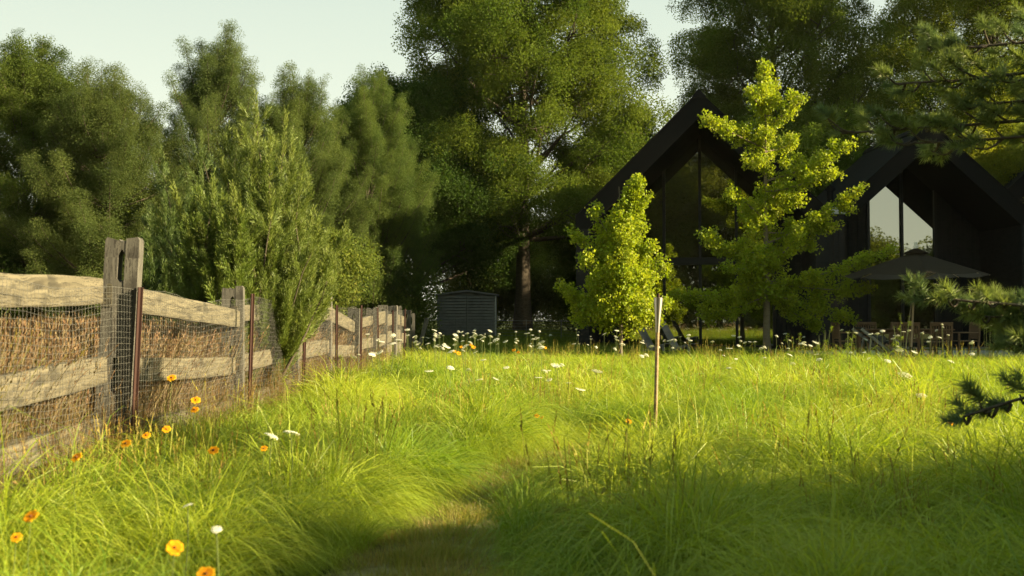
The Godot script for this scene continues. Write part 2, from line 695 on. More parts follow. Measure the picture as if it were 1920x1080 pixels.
	# stray dry stalks along the foot of the fence
	for k in 150:
		var d := rnd(4.0, 20.0)
		var s := rnd(0.3, 0.65)
		field.append({"m": k % 4, "x": Transform3D(Basis(Vector3.UP, rnd(0, TAU)).scaled(Vector3(s * 0.7, s, s * 0.7)), on_ground(rnd(-2.75, -2.25), d)), "c": Color(0.22, 0.17, 0.07)})
	# thin seed stalks standing here and there in the green meadow
	var stalk := []
	for k in 3:
		stalk.append(seed_tuft(9, 0.14, 0.35, 0.62))
	var stray := []
	for k in 900:
		var d := 4.0 + 20.0 * pow(rng.randf(), 1.1)
		var x := rnd(-2.3, d * 0.54 + 0.5)
		if path_gap(x, d) < 0.6 and d < 10.0 or lump.get_noise_2d(x * 7 + 30, d * 7) < -0.05 or x > 8.0 and d > 23.0:
			continue
		var s := rnd(0.6, 1.05)
		stray.append({"m": k % 3, "x": Transform3D(Basis(Vector3.UP, rnd(0, TAU)).scaled(Vector3(s, s, s)), on_ground(x, d)), "c": Color(0.34, 0.3, 0.09).lerp(Color(0.3, 0.36, 0.06), rng.randf())})
	scatter_grass("thin tan seed stalks rising out of the green meadow", "seed_grass", stalk, M.dry, stray)
	scatter_grass("dry tan grass with seed heads in the field behind the fence", "dry_grass", dry, M.dry, field)


# ---------------------------------------------------------------- fence
func beam(l: float, h: float, w: float, segs: int, rough_: float, bend := 0.0, taper := 0.0) -> ArrayMesh:
	# hewn timber along x: an eight-sided section, each ring a little out of true
	var b := MB.new()
	var rings := []
	for k in segs + 1:
		var t := float(k) / segs
		var f := 1.0
		if taper > 0.0:
			f = 1.0 - taper * (smoothstep(0.1, 0.0, t) + smoothstep(0.9, 1.0, t))
		var hh := h * 0.5 * (f + rnd(-rough_, rough_))
		var ww := w * 0.5 * (f + rnd(-rough_, rough_))
		var ch := 0.13 + rnd(-0.04, 0.04)
		var cy := bend * sin(PI * t) + rnd(-rough_, rough_) * h * 0.3
		var cz := rnd(-rough_, rough_) * w * 0.3
		var ring := []
		for e in [[1.0, 1.0 - ch], [1.0 - ch, 1.0], [-(1.0 - ch), 1.0], [-1.0, 1.0 - ch], [-1.0, -(1.0 - ch)], [-(1.0 - ch), -1.0], [1.0 - ch, -1.0], [1.0, -(1.0 - ch)]]:
			ring.append(Vector3(l * t, cy + e[0] * hh * rnd(0.97, 1.03), cz + e[1] * ww))
		rings.append(ring)
	for k in segs:
		for s in 8:
			var q := (s + 1) % 8
			b.quad(rings[k][s], rings[k][q], rings[k + 1][q], rings[k + 1][s])
	for s in range(1, 7):
		b.tri(rings[0][0], rings[0][s + 1], rings[0][s])
		b.tri(rings[segs][0], rings[segs][s], rings[segs][s + 1])
	return b.mesh()


func make_fence() -> void:
	rng.seed = 77
	var fx := -2.67
	# distance, height, turn of each post
	var posts := [[3.75, 1.42], [6.48, 1.58], [9.5, 1.36], [11.9, 1.48], [14.2, 1.44], [16.4, 1.27], [18.6, 1.25], [20.3, 1.38], [21.8, 1.36], [23.2, 1.37], [24.7, 1.32], [26.0, 1.24]]
	var f := thing("split_rail_fence", "weathered grey and tan split-rail fence running along the dry field", "fence", on_ground(fx, 6.4))
	var o := f.position
	var holes := []
	for k in posts.size():
		var d: float = posts[k][0]
		var h: float = posts[k][1]
		var foot := on_ground(fx + rnd(-0.03, 0.03), d) - o
		foot.y -= 0.25
		var hh := h + 0.25
		# two stiles and the blocks between three mortises
		var b := MB.new()
		var w := 0.2 if k != 1 else 0.215
		var dp := rnd(0.1, 0.125)
		var cuts := [[0.25 + 0.2, 0.25 + 0.37], [0.25 + 0.6, 0.25 + 0.8], [minf(hh - 0.26, 0.25 + 1.07), minf(hh - 0.13, 0.25 + 1.25)]]
		if k == 1:
			cuts[2] = [0.25 + 1.33, 0.25 + 1.47]
		var st := 0.07 if k != 1 else 0.085
		for s in [-1, 1]:
			var top := hh + (rnd(-0.02, 0.02))
			b.prism([Vector2(s * w / 2, 0), Vector2(s * w / 2, top - 0.02), Vector2(s * (w / 2 - 0.012), top), Vector2(s * (w / 2 - st), top - rnd(0.0, 0.02)), Vector2(s * (w / 2 - st), 0)] if s > 0 else
				[Vector2(-w / 2, 0), Vector2(-w / 2 + st, 0), Vector2(-w / 2 + st, top - rnd(0.0, 0.02)), Vector2(-w / 2 + 0.012, top), Vector2(-w / 2, top - 0.02)], dp / 2, -dp / 2)
		var y := 0.0
		for c in cuts:
			var a := w / 2 - st
			b.prism([Vector2(-a, y), Vector2(a, y), Vector2(a, c[0] - 0.02), Vector2(0, c[0] - 0.045), Vector2(-a, c[0] - 0.02)], dp / 2 - 0.004, -dp / 2 + 0.004)
			y = c[1]
		var a2 := w / 2 - st
		b.prism([Vector2(-a2, y), Vector2(0, y + 0.04), Vector2(a2, y), Vector2(a2, hh - 0.02), Vector2(0.006, hh - 0.014), Vector2(0, hh - 0.03), Vector2(-a2, hh - 0.008)], dp / 2 - 0.003, -dp / 2 + 0.003)
		# timber built along x so that its grain runs lengthwise
		var up := MB.new()
		for q in b.v.size():
			var p := b.v[q]
			up.v.append(Vector3(p.y, -p.x, p.z))
			var nn := b.n[q]
			up.n.append(Vector3(nn.y, -nn.x, nn.z))
		up.i = b.i
		var turn := Basis(Vector3.BACK, PI / 2 + rnd(-0.025, 0.025)) if k != 1 else Basis(Vector3.BACK, PI / 2 - 0.045)
		part("post", up.mesh(), M.post, f, foot, Basis(Vector3.UP, rnd(-0.14, 0.14)) * Basis(Vector3.RIGHT, rnd(-0.02, 0.02)) * turn)
		holes.append({"d": d, "low": 0.28, "mid": 0.69, "top": 1.1})
	# rails: [start height, end height, depth of the face]; some are gone or slumped, as weathered fences are
	var rails := {
		0: [[0.27, 0.34, 0.16], [0.6, 0.72, 0.185], [1.19, 1.225, 0.18]],
		1: [[0.24, 0.2, 0.15], [0.71, 0.6, 0.17], [1.2, 1.05, 0.17]],
		2: [[0.22, 0.25, 0.15], [0.62, 0.66, 0.17], [1.1, 1.12, 0.16]],
		3: [[0.63, 0.66, 0.2], [1.17, 1.14, 0.2]],
		4: [[0.6, 0.55, 0.18], [1.12, 0.94, 0.2]],
		5: [[0.62, 0.6, 0.18], [0.98, 1.02, 0.17]],
		6: [[0.55, 0.66, 0.22], [1.0, 1.12, 0.25]],
		7: [[0.4, 0.42, 0.24], [0.66, 0.68, 0.24], [1.05, 1.06, 0.24]],
		8: [[0.4, 0.42, 0.24], [0.66, 0.7, 0.24], [1.08, 1.04, 0.24]],
		9: [[0.6, 0.6, 0.24], [1.06, 1.0, 0.24]],
		10: [[0.6, 0.5, 0.2], [1.0, 0.7, 0.2]],
	}
	for k in rails:
		for r in rails[k]:
			var d0: float = holes[k].d - 0.06
			var d1: float = holes[k + 1].d - rnd(0.02, 0.12)
			var xo := rnd(0.0, 0.03)
			var a := on_ground(fx + xo, d0) - o + Vector3(0, r[0], 0)
			var e := on_ground(fx + xo + rnd(-0.02, 0.02), d1) - o + Vector3(0, r[1], 0)
			var x := (e - a).normalized()
			var z := x.cross(Vector3.UP).normalized()
			part("rail", beam(a.distance_to(e), r[2], rnd(0.07, 0.09), 14, 0.013, rnd(-0.012, 0.015), 0.1), M.rail, f, a, Basis(x, z.cross(x), z))
	# leaning broken pales at the far end
	for k in 5:
		var a := on_ground(fx - 0.1 - 0.28 * k, 28.5 + 0.35 * k) - o
		part("pale", beam(rnd(1.0, 1.3), 0.12, 0.05, 5, 0.05), M.rail if k % 2 else M.post, f, a - Vector3(0, 0.1, 0), Basis(Vector3.BACK, PI / 2 - rnd(0.05, 0.4)))

	# wire mesh on rusty stakes, on the garden side of the rails
	var wx := -2.49
	var wf := thing("wire_mesh_fence", "welded wire mesh on rusty stakes stretched along the split-rail fence", "wire fence", on_ground(wx, 6.4))
	o = wf.position
	var stakes := [3.55, 6.44, 9.3, 11.7, 13.9, 16.1, 18.3, 20.5, 22.6]
	for k in stakes.size():
		var b := MB.new()
		var hh := rnd(1.24, 1.32)
		b.box(Vector3(-0.019, -0.2, -0.003), Vector3(0.019, hh, 0.003), 0.001)
		b.box(Vector3(-0.003, -0.2, 0.003), Vector3(0.003, hh - 0.002, 0.036), 0.001)
		for q in 20:
			b.box(Vector3(-0.006, 0.12 + q * 0.055, -0.009), Vector3(0.006, 0.135 + q * 0.055, -0.003), 0.0)
		part("stake", b.mesh(), M.rust, wf, on_ground(wx, stakes[k]) - o + Vector3(0.012, 0, 0), Basis(Vector3.BACK, rnd(-0.02, 0.02) - (0.02 if k == 1 else 0.0)))
	var ends := [2.0] + stakes
	for k in ends.size() - 1:
		var d0: float = ends[k]
		var d1: float = ends[k + 1]
		var far := d0 > 13.0
		var b := MB.new()
		var t := 0.0009
		var top := func(d: float) -> float:
			return 1.235 + 0.022 * sin(d * 2.1) + 0.012 * sin(d * 5.3 + 1.0)
		var step := 0.075 if far else 0.042
		var n := int((d1 - d0) / step)
		for q in n + 1:
			var d := d0 + (d1 - d0) * q / n
			var g := on_ground(wx, d) - o
			var bow := 0.012 * sin(d * 3.0)
			b.tube([g + Vector3(bow, 0, 0), g + Vector3(0.004, 0.6, 0), g + Vector3(bow, top.call(d), 0)], [t, t, t], 3, Color.WHITE, false)
		var levels := 18 if far else 31
		for q in levels:
			var path := []
			var rad := []
			var bits := int((d1 - d0) / 0.3) + 1
			for s in bits + 1:
				var d := d0 + (d1 - d0) * s / bits
				var g := on_ground(wx, d) - o
				var y: float = top.call(d) * (q + 1) / levels
				path.append(g + Vector3(0.0035 + 0.012 * sin(d * 3.0), y + 0.006 * sin(d * 4.0 + q), 0))
				rad.append(t * (1.7 if q == levels - 1 else 1.1))
			b.tube(path, rad, 3, Color.WHITE, false)
		var pn := part("wire_panel", b.mesh(), M.wire, wf)
		pn.set_meta("kind", "stuff")


# ---------------------------------------------------------------- trees
func leaf_cluster(n: int, radius: float, l: float, w: float, up: float) -> ArrayMesh:
	var b := MB.new()
	for k in n:
		var dir := unit()
		dir.y = dir.y * 0.7 + up
		var p := dir.normalized() * radius * pow(rng.randf(), 0.45)
		var x := (unit() + dir * 0.8 + Vector3(0, -0.15, 0)).normalized()
		var nn := (unit() + Vector3(0, 0.9, 0)).normalized()
		var z := x.cross(nn).normalized()
		var s := rnd(0.7, 1.25)
		var tip := p + x * l * s + Vector3(0, -0.12 * l, 0)
		var mid := p + x * l * s * 0.5
		var fold := z.cross(x) * w * 0.22
		var shade := rnd(0.75, 1.2)
		var col := Color(shade * rnd(0.9, 1.15), shade, shade * rnd(0.8, 1.1))
		b.tri(p, mid + z * w * s * 0.5 + fold, tip, col)
		b.tri(p, tip, mid - z * w * s * 0.5 + fold, col)
	return b.mesh(false, true)


func fan_cluster(n: int, radius: float, size: float) -> ArrayMesh:
	# fan-shaped leaves on short stalks
	var b := MB.new()
	for k in n:
		var dir := unit()
		var p := dir * radius * pow(rng.randf(), 0.5)
		var x := (unit() * 0.8 + dir + Vector3(0, -0.1, 0)).normalized()
		var nn := (unit() + Vector3(0.3, 0.7, 0.3)).normalized()
		var z := x.cross(nn).normalized()
		var s := size * rnd(0.7, 1.2)
		var lift := z.cross(x) * s * 0.15
		var shade := rnd(0.75, 1.2)
		var col := Color(shade * rnd(0.92, 1.12), shade, shade * rnd(0.8, 1.1))
		var l := p + x * s * 0.62 + z * s * 0.55 + lift
		var r := p + x * s * 0.62 - z * s * 0.55 + lift
		var m := p + x * s * 0.95
		b.tri(p, l, m, col)
		b.tri(p, m, r, col)
	return b.mesh(false, true)


func limb(b: MB, a: Vector3, e: Vector3, r0: float, r1: float, sag: float, sides := 6, bits := 6) -> void:
	var path := []
	var rad := []
	var off := unit() * a.distance_to(e) * 0.07
	for k in bits + 1:
		var t := float(k) / bits
		var p := a.lerp(e, t) + off * sin(PI * t) + Vector3(0, sag * sin(PI * t), 0)
		if k > 0 and k < bits:
			p += unit() * a.distance_to(e) * 0.015
		path.append(p)
		rad.append(lerpf(r0, r1, t))
	b.tube(path, rad, sides)


# lobes: Array of [centre, radius vector]; clusters of leaves on each lobe's outer shell
func crown(tree: Node3D, lobes: Array, density: float, meshes: Array, mat: Material, c0: Color, c1: Color, size := 1.0, fill := 0.4) -> void:
	var xf := []
	var cs := []
	for m in meshes:
		xf.append([])
		cs.append([])
	for lb in lobes:
		var c: Vector3 = lb[0]
		var r: Vector3 = lb[1]
		var area := (r.x * r.y + r.y * r.z + r.x * r.z) / 3.0 * 12.566
		var tone := rng.randf()
		for k in int(area * density * 1.02) + 3:
			var dir := unit()
			if dir.y < -0.3 and rng.randf() < 0.55:
				dir.y = -dir.y
			var depth := rnd(0.82, 1.08) if rng.randf() > fill else rnd(0.35, 0.85)
			if rng.randf() < 0.1:
				depth = rnd(1.05, 1.4)      # shoots that stand out of the outline
			var p := c + dir * r * depth
			var face := (dir + Vector3(0, 0.5, 0) + unit() * 0.5).normalized()
			var s := size * rnd(0.75, 1.5)
			var q := rng.randi() % meshes.size()
			xf[q].append(Transform3D(along(face, rnd(0, TAU), s), p))
			cs[q].append(c0.lerp(c1, clampf(tone * 0.6 + rnd(0, 0.4), 0, 1)))
	for q in meshes.size():
		if xf[q].size():
			copies("crown", meshes[q], mat, tree, xf[q], cs[q])


func profile_at(pr: Array, t: float) -> float:
	for k in pr.size() - 1:
		if t <= pr[k + 1].x:
			return lerpf(pr[k].y, pr[k + 1].y, (t - pr[k].x) / maxf(1e-4, pr[k + 1].x - pr[k].x))
	return pr[-1].y


# a broadleaf tree: trunk, limbs to each lobe of the crown, leaves
func tree(called: String, label: String, group: String, at: Vector3, sd: int, h: float, low: float, pr: Array, nl: int, lobe_r: float, trunk_r: float, meshes: Array, c0: Color, c1: Color, density := 2.2, size := 1.0, lean := Vector3.ZERO, flat_ := 0.7, split := false, depth_f := 1.0) -> Node3D:
	rng.seed = sd
	var t := thing(called, label, "tree", at, 0.0, group)
	var lobes := []
	var stem := MB.new()
	var path := []
	var rad := []
	var top := Vector3(lean.x, h * 0.86, lean.z)
	for k in 10:
		var q := k / 9.0
		path.append(Vector3(lean.x * q * q, h * 0.86 * q - 0.15, lean.z * q * q) + Vector3(rnd(-1, 1), 0, rnd(-1, 1)) * trunk_r * 0.35 * q)
		rad.append(trunk_r * (1.0 - 0.85 * q) * (1.35 if k == 0 else 1.0))
	stem.tube(path, rad, 10)
	var limbs := []
	for k in nl:
		var q := (k + rng.randf()) / nl
		var y := lerpf(low, h - lobe_r * 0.4, q)
		var rr := profile_at(pr, q)
		var an := k * 2.39996 + rnd(-0.5, 0.5)
		var out := rr * (0.45 + 0.5 * sqrt(rng.randf()))
		var c := Vector3(cos(an) * out, y, sin(an) * out * depth_f) + Vector3(lean.x, 0, lean.z) * (y / h) * (y / h)
		var r := lobe_r * rnd(0.7, 1.3) * clampf(0.45 + rr / (lobe_r * 3.5), 0.45, 1.15)
		lobes.append([c, Vector3(r * rnd(0.9, 1.25), r * flat_, r * rnd(0.9, 1.25))])
		var from := clampf((y - out * rnd(0.5, 0.9)) / (h * 0.86), 0.24, 0.9)
		var a: Vector3 = path[int(from * 9)].lerp(path[mini(9, int(from * 9) + 1)], from * 9 - int(from * 9))
		var bm := MB.new() if split else stem
		limb(bm, a, c, trunk_r * 0.42 * (1.0 - from * 0.7), trunk_r * 0.08, -0.02 * out, 6)
		for s in 4:
			limb(bm, c.lerp(a, rnd(0.0, 0.3)), c + unit() * r * 0.85, trunk_r * 0.09, trunk_r * 0.025, 0.0, 4, 3)
		if split:
			limbs.append(bm)
	lobes.append([Vector3(lean.x, h - lobe_r * 0.6, lean.z), Vector3.ONE * lobe_r * 0.6])
	for k in int(nl * 0.7):
		var lb: Array = lobes[int(nl * 0.3) + rng.randi() % int(nl * 0.7)]
		var dv := (unit() + Vector3(0, 0.8, 0)).normalized()
		var pp: Vector3 = lb[0] + dv * lb[1]
		lobes.append([pp, Vector3(0.3, rnd(0.5, 0.95), 0.3) * lobe_r])
		limb(stem, lb[0], pp + Vector3(0, lobe_r * 0.6, 0), trunk_r * 0.08, trunk_r * 0.03, 0.0, 4, 3)
	part("trunk", stem.mesh(), M.bark, t)
	for bm in limbs:
		part("branch", bm.mesh(), M.bark, t)
	crown(t, lobes, density, meshes, M.leaf, c0, c1, size)
	return t


# an airier tree: many rising branches, each a feathered plume of leaves with gaps between
func plume_tree(called: String, label: String, group: String, at: Vector3, sd: int, h: float, low: float, pr: Array, nb: int, trunk_r: float, meshes: Array, c0: Color, c1: Color, per_m := 9.0, spread := 0.3, size := 0.9, rise := 0.9) -> void:
	rng.seed = sd
	var t := thing(called, label, "tree", at, 0.0, group)
	var stem := MB.new()
	var path := []
	var rad := []
	for k in 10:
		var q := k / 9.0
		path.append(Vector3(rnd(-1, 1) * 0.22 * q, h * 0.8 * q - 0.15, rnd(-1, 1) * 0.22 * q))
		rad.append(trunk_r * (1.0 - 0.85 * q) * (1.35 if k == 0 else 1.0))
	stem.tube(path, rad, 9)
	var xf := []
	var cs := []
	for m in meshes:
		xf.append([])
		cs.append([])
	for k in nb:
		var q := (k + rng.randf()) / nb
		var y := lerpf(low, h, q) + rnd(-0.3, 0.4)
		var rr := profile_at(pr, q) * rnd(0.6, 1.12)
		var an := k * 2.39996 + rnd(-0.5, 0.5)
		var tip := Vector3(cos(an) * rr, y, sin(an) * rr)
		var a: Vector3 = path[int(clampf((y - rise * (rr + 0.8)) / (h * 0.8), 0.06, 0.95) * 9)]
		var via := a.lerp(tip, 0.55) + Vector3(cos(an), -0.35, sin(an)) * rr * 0.22
		var l := a.distance_to(tip)
		var pts := []
		var rd := []
		for s in 7:
			var u := s / 6.0
			pts.append(a.lerp(via, u).lerp(via.lerp(tip, u), u))
			rd.append(lerpf(trunk_r * 0.3 * (1.0 - 0.6 * q), 0.006, u))
		stem.tube(pts, rd, 5)
		var tone := rng.randf()
		var n := int(l * per_m) + 6
		for s in n:
			var u := 0.3 + 0.74 * pow((s + rng.randf()) / n, 0.8)
			var p: Vector3 = a.lerp(via, u).lerp(via.lerp(tip, u), u)
			var w := spread * (1.25 - 0.85 * u)
			var m := rng.randi() % meshes.size()
			var face := ((tip - via).normalized() + unit() * 0.7 + Vector3(0, 0.5, 0)).normalized()
			xf[m].append(Transform3D(along(face, rnd(0, TAU), size * rnd(0.6, 1.2) * (1.2 - 0.45 * u)), p + unit() * w * pow(rng.randf(), 0.33) * 1.25))
			cs[m].append(c0.lerp(c1, clampf(0.65 * tone + rnd(0, 0.35), 0, 1)))
	part("trunk", stem.mesh(), M.bark, t)
	for m in meshes.size():
		copies("crown", meshes[m], M.leaf, t, xf[m], cs[m])


var broad := []
var slender := []
var fine := []
var coarse := []

func make_trees() -> void:
	rng.seed = 900
	for k in 3:
		broad.append(leaf_cluster(150, 0.45, 0.085, 0.05, 0.15))
		slender.append(leaf_cluster(130, 0.45, 0.1, 0.03, 0.35))
		fine.append(leaf_cluster(150, 0.42, 0.065, 0.04, 0.15))
	coarse = [leaf_cluster(40, 0.42, 0.17, 0.1, 0.15)]
	var back := "trees standing behind the dry field"
	var full := [Vector2(0, 0.6), Vector2(0.25, 1.0), Vector2(0.6, 0.9), Vector2(0.85, 0.55), Vector2(1, 0.15)]
	var sc := func(pr: Array, f: float) -> Array:
		var o := []
		for p in pr:
			o.append(Vector2(p.x, p.y * f))
		return o
	# the row behind the field, from the edge of the picture inwards
	plume_tree("field_tree", "dark green rounded tree at the outer end of the row behind the dry field", back, on_ground(-15.3, 31), 1, 9.6, 0.8, sc.call(full, 3.5), 210, 0.2, broad, Color(0.054, 0.090, 0.020), Color(0.116, 0.154, 0.030), 7.0, 0.5, 0.7, 0.35)
	plume_tree("field_tree", "lower olive tree with crooked dark stem behind the dry field", back, on_ground(-12.0, 29), 2, 8.3, 1.2, sc.call(full, 2.6), 170, 0.16, fine, Color(0.073, 0.106, 0.033), Color(0.135, 0.169, 0.048), 8.0, 0.4, 0.7, 0.4)
	plume_tree("field_tree", "tallest pale green tree with upright feathery top behind the cedar", back, on_ground(-9.6, 32), 3, 10.2, 1.0, sc.call([Vector2(0, 0.8), Vector2(0.4, 1.0), Vector2(0.75, 0.8), Vector2(1, 0.25)], 2.4), 190, 0.18, slender, Color(0.082, 0.122, 0.042), Color(0.150, 0.190, 0.058), 8.5, 0.33, 0.62, 0.7)
	plume_tree("field_tree", "pale green tree peeking out above the cedar's spires", back, on_ground(-7.2, 33), 4, 9.2, 1.0, sc.call(full, 2.5), 180, 0.17, slender, Color(0.077, 0.116, 0.038), Color(0.144, 0.185, 0.052), 8.5, 0.35, 0.62, 0.6)
	plume_tree("field_tree", "light green tree with ragged top next to the big oak", back, on_ground(-5.2, 36), 5, 9.8, 1.0, sc.call(full, 2.6), 180, 0.17, slender, Color(0.077, 0.122, 0.036), Color(0.144, 0.190, 0.048), 8.5, 0.35, 0.62, 0.6)
	tree("field_tree", "dark broad tree hanging low over the far end of the fence", "", on_ground(-4.4, 45), 6, 11.4, 3.2, sc.call([Vector2(0, 0.85), Vector2(0.3, 1.0), Vector2(0.7, 0.75), Vector2(1, 0.2)], 4.4), 52, 1.4, 0.24, broad, Color(0.037, 0.074, 0.014), Color(0.076, 0.123, 0.024), 1.9)
	# the big oak, its limbs seen against the sky
	tree("oak_tree", "huge oak with a thick bare lower trunk between shed and black house", "", on_ground(0.5, 46), 7, 22.0, 4.6, [Vector2(0, 4.8), Vector2(0.3, 5.5), Vector2(0.6, 4.5), Vector2(0.85, 3.9), Vector2(1, 2.4)], 74, 1.35, 0.4, broad, Color(0.062, 0.112, 0.017), Color(0.155, 0.197, 0.028), 1.7, 1.0, Vector3(0.2, 0, 0), 0.62, true)
	# behind the houses
	var behind := "tall trees behind the black houses"
	tree("tall_tree", "tall dark tree rising behind the middle black gable", behind, on_ground(13.4, 50), 8, 22.0, 5.0, [Vector2(0, 3.5), Vector2(0.35, 5.0), Vector2(0.7, 4.5), Vector2(1, 1.8)], 62, 1.45, 0.36, broad, Color(0.065, 0.113, 0.020), Color(0.158, 0.204, 0.033), 1.6, 1.0, Vector3.ZERO, 0.65, true)
	tree("tall_tree", "tall tree with golden green top above the second black house", behind, on_ground(23.5, 48), 9, 21.0, 4.0, [Vector2(0, 3.8), Vector2(0.35, 5.4), Vector2(0.7, 5.0), Vector2(1, 1.6)], 54, 1.6, 0.36, broad, Color(0.092, 0.146, 0.023), Color(0.243, 0.270, 0.033), 1.6, 1.0, Vector3.ZERO, 0.65, true)
	tree("tall_tree", "yellow green tree filling the gap between the second and third roof", behind, on_ground(21.0, 44), 10, 11.0, 1.5, sc.call(full, 3.2), 30, 1.2, 0.2, broad, Color(0.150, 0.187, 0.025), Color(0.317, 0.330, 0.035), 1.8)
	tree("tall_tree", "bushy green tree between the first and second black roof", behind, on_ground(14.0, 46), 11, 10.6, 1.5, sc.call(full, 3.0), 28, 1.2, 0.2, broad, Color(0.092, 0.155, 0.028), Color(0.187, 0.249, 0.035), 1.8)
	tree("tall_tree", "dark green tree behind the first black house wall", behind, on_ground(5.8, 50), 12, 11.5, 1.0, sc.call(full, 3.4), 30, 1.3, 0.2, broad, Color(0.065, 0.113, 0.020), Color(0.131, 0.175, 0.028), 1.8)
	# low growth under the trees
	var under := "shrubs growing under the trees behind the field"
	var spots := [[-19.5, 33, 4.5, 2.4, "shrub under the outermost field tree"], [-15.6, 27.5, 2.6, 1.7, "dark shrub at the foot of the outermost field tree"], [-12.0, 31.5, 4.5, 2.2, "dense shrub behind the crooked olive tree"], [-9.2, 29.5, 3.2, 1.9, "shrub at the foot of the tallest pale tree"], [-6.4, 31, 3.4, 1.9, "shrub below the pale tree above the cedar"], [-4.4, 36, 2.6, 1.5, "shrub at the far fence end beside the dark broad tree"], [-8.0, 44, 6.0, 3.2, "dark thicket behind the light ragged tree"], [-1.2, 51, 4.4, 3.0, "dark thicket behind the shed"], [3.6, 54, 5.0, 3.2, "dark thicket behind the oak trunk"], [-14, 40, 7.0, 3.4, "dark thicket deep behind the tallest pale tree"], [-20, 42, 8.0, 3.6, "dark thicket deep behind the outermost field tree"], [0.8, 60, 7.0, 4.0, "farthest dark thicket beyond the oak"], [16.8, 53, 7.5, 4.0, "dark thicket beyond the gap between the roofs"], [26.5, 52, 8.0, 4.2, "dark thicket beyond the third roof"]]
	for k in spots.size():
		var s: Array = spots[k]
		rng.seed = 300 + k
		var sh := thing("shrub", "green leafy " + s[4], "shrub", on_ground(s[0], s[1]), 0.0, under)
		var st := MB.new()
		var lobes := []
		for q in 9:
			var an := q * 2.4 + rnd(-0.4, 0.4)
			var o: float = s[3] * sqrt(rng.randf()) * 0.75
			var y: float = s[2] * rnd(0.2, 0.8)
			var c := Vector3(cos(an) * o, y, sin(an) * o)
			var r: float = s[3] * rnd(0.38, 0.6)
			lobes.append([c, Vector3(r, r * 0.85, r)])
			limb(st, Vector3(rnd(-0.2, 0.2), -0.1, rnd(-0.2, 0.2)), c, 0.05, 0.015, 0.0, 5)
		part("stem", st.mesh(), M.bark, sh)
		crown(sh, lobes, 2.0, broad, M.leaf, Color(0.080, 0.134, 0.028), Color(0.202, 0.228, 0.046))


func make_ginkgo(label: String, at: Vector3, sd: int, h: float, trunk_r: float, branches: Array, bare: float, body: Array, clus: Array, per_m: float, fat: float) -> void:
	rng.seed = sd
	var t := thing("ginkgo_tree", label, "tree", at, 0.0, "young ginkgo trees in the meadow")
	var stem := MB.new()
	var path := []
	var rad := []
	for k in 12:
		var q := k / 11.0
		path.append(Vector3(rnd(-1, 1) * 0.025, h * q - 0.1, rnd(-1, 1) * 0.025))
		rad.append(maxf(0.008, trunk_r * (1.0 - 0.93 * q) * (1.25 if k == 0 else 1.0)))
	stem.tube(path, rad, 9)
	part("trunk", stem.mesh(), M.pale_bark, t)
	var xf := [[], [], []]
	var cs := [[], [], []]
	var put := func(p: Vector3, s: float) -> void:
		var q := rng.randi() % 3
		xf[q].append(Transform3D(along(unit(), rnd(0, TAU), s), p))
		cs[q].append(Color(0.24, 0.32, 0.02).lerp(Color(0.42, 0.46, 0.032), clampf(rnd(-0.1, 1.0), 0, 1)))
	# each branch: height on the trunk, then its tip (x, y, z)
	for br in branches:
		var a := Vector3(0, br[0], 0)
		var e: Vector3 = br[1]
		var b := MB.new()
		var l := a.distance_to(e)
		var mid := a.lerp(e, 0.5) + Vector3(0, -0.09 * l, 0)
		var pts := []
		var rr := []
		for k in 9:
			var u := k / 8.0
			pts.append(a.lerp(mid, u).lerp(mid.lerp(e, u), u) + unit() * 0.012)
			rr.append(lerpf(trunk_r * 0.3, 0.006, u))
		b.tube(pts, rr, 6)
		var n := int(l * per_m)
		for k in n:
			var u := 0.12 + 0.9 * (k + rng.randf()) / n
			var p: Vector3 = a.lerp(mid, u).lerp(mid.lerp(e, u), u)
			var w := fat * (0.55 + 0.75 * sin(PI * clampf(u, 0, 1))) * (1.0 if u < 0.92 else 0.5)
			put.call(p + Vector3(rnd(-1, 1), rnd(-0.75, 0.6), rnd(-1, 1)) * w, rnd(0.7, 1.2))
		# side shoots
		for k in int(l * 2.2):
			var u := rnd(0.25, 0.9)
			var p: Vector3 = a.lerp(mid, u).lerp(mid.lerp(e, u), u)
			var dirv := (unit() + Vector3(0, 0.5, 0) + (e - a).normalized() * 0.7).normalized() * rnd(0.2, 0.5)
			limb(b, p, p + dirv, 0.008, 0.004, 0.0, 4, 3)
			for s in 5:
				put.call(p + dirv * rnd(0.4, 1.1) + unit() * 0.07, rnd(0.6, 1.1))
		part("branch", b.mesh(), M.pale_bark, t)
	# leaves along the leader and the filled body of the crown: [height, radius, count]
	for bd in body:
		for k in int(bd[2]):
			var u := unit() * Vector3(bd[1], bd[3], bd[1]) * pow(rng.randf(), 0.4)
			put.call(Vector3(bd[4], bd[0], 0) + u, rnd(0.7, 1.25))
	for q in 3:
		copies("crown", clus[q], M.ginkgo_leaf, t, xf[q], cs[q])


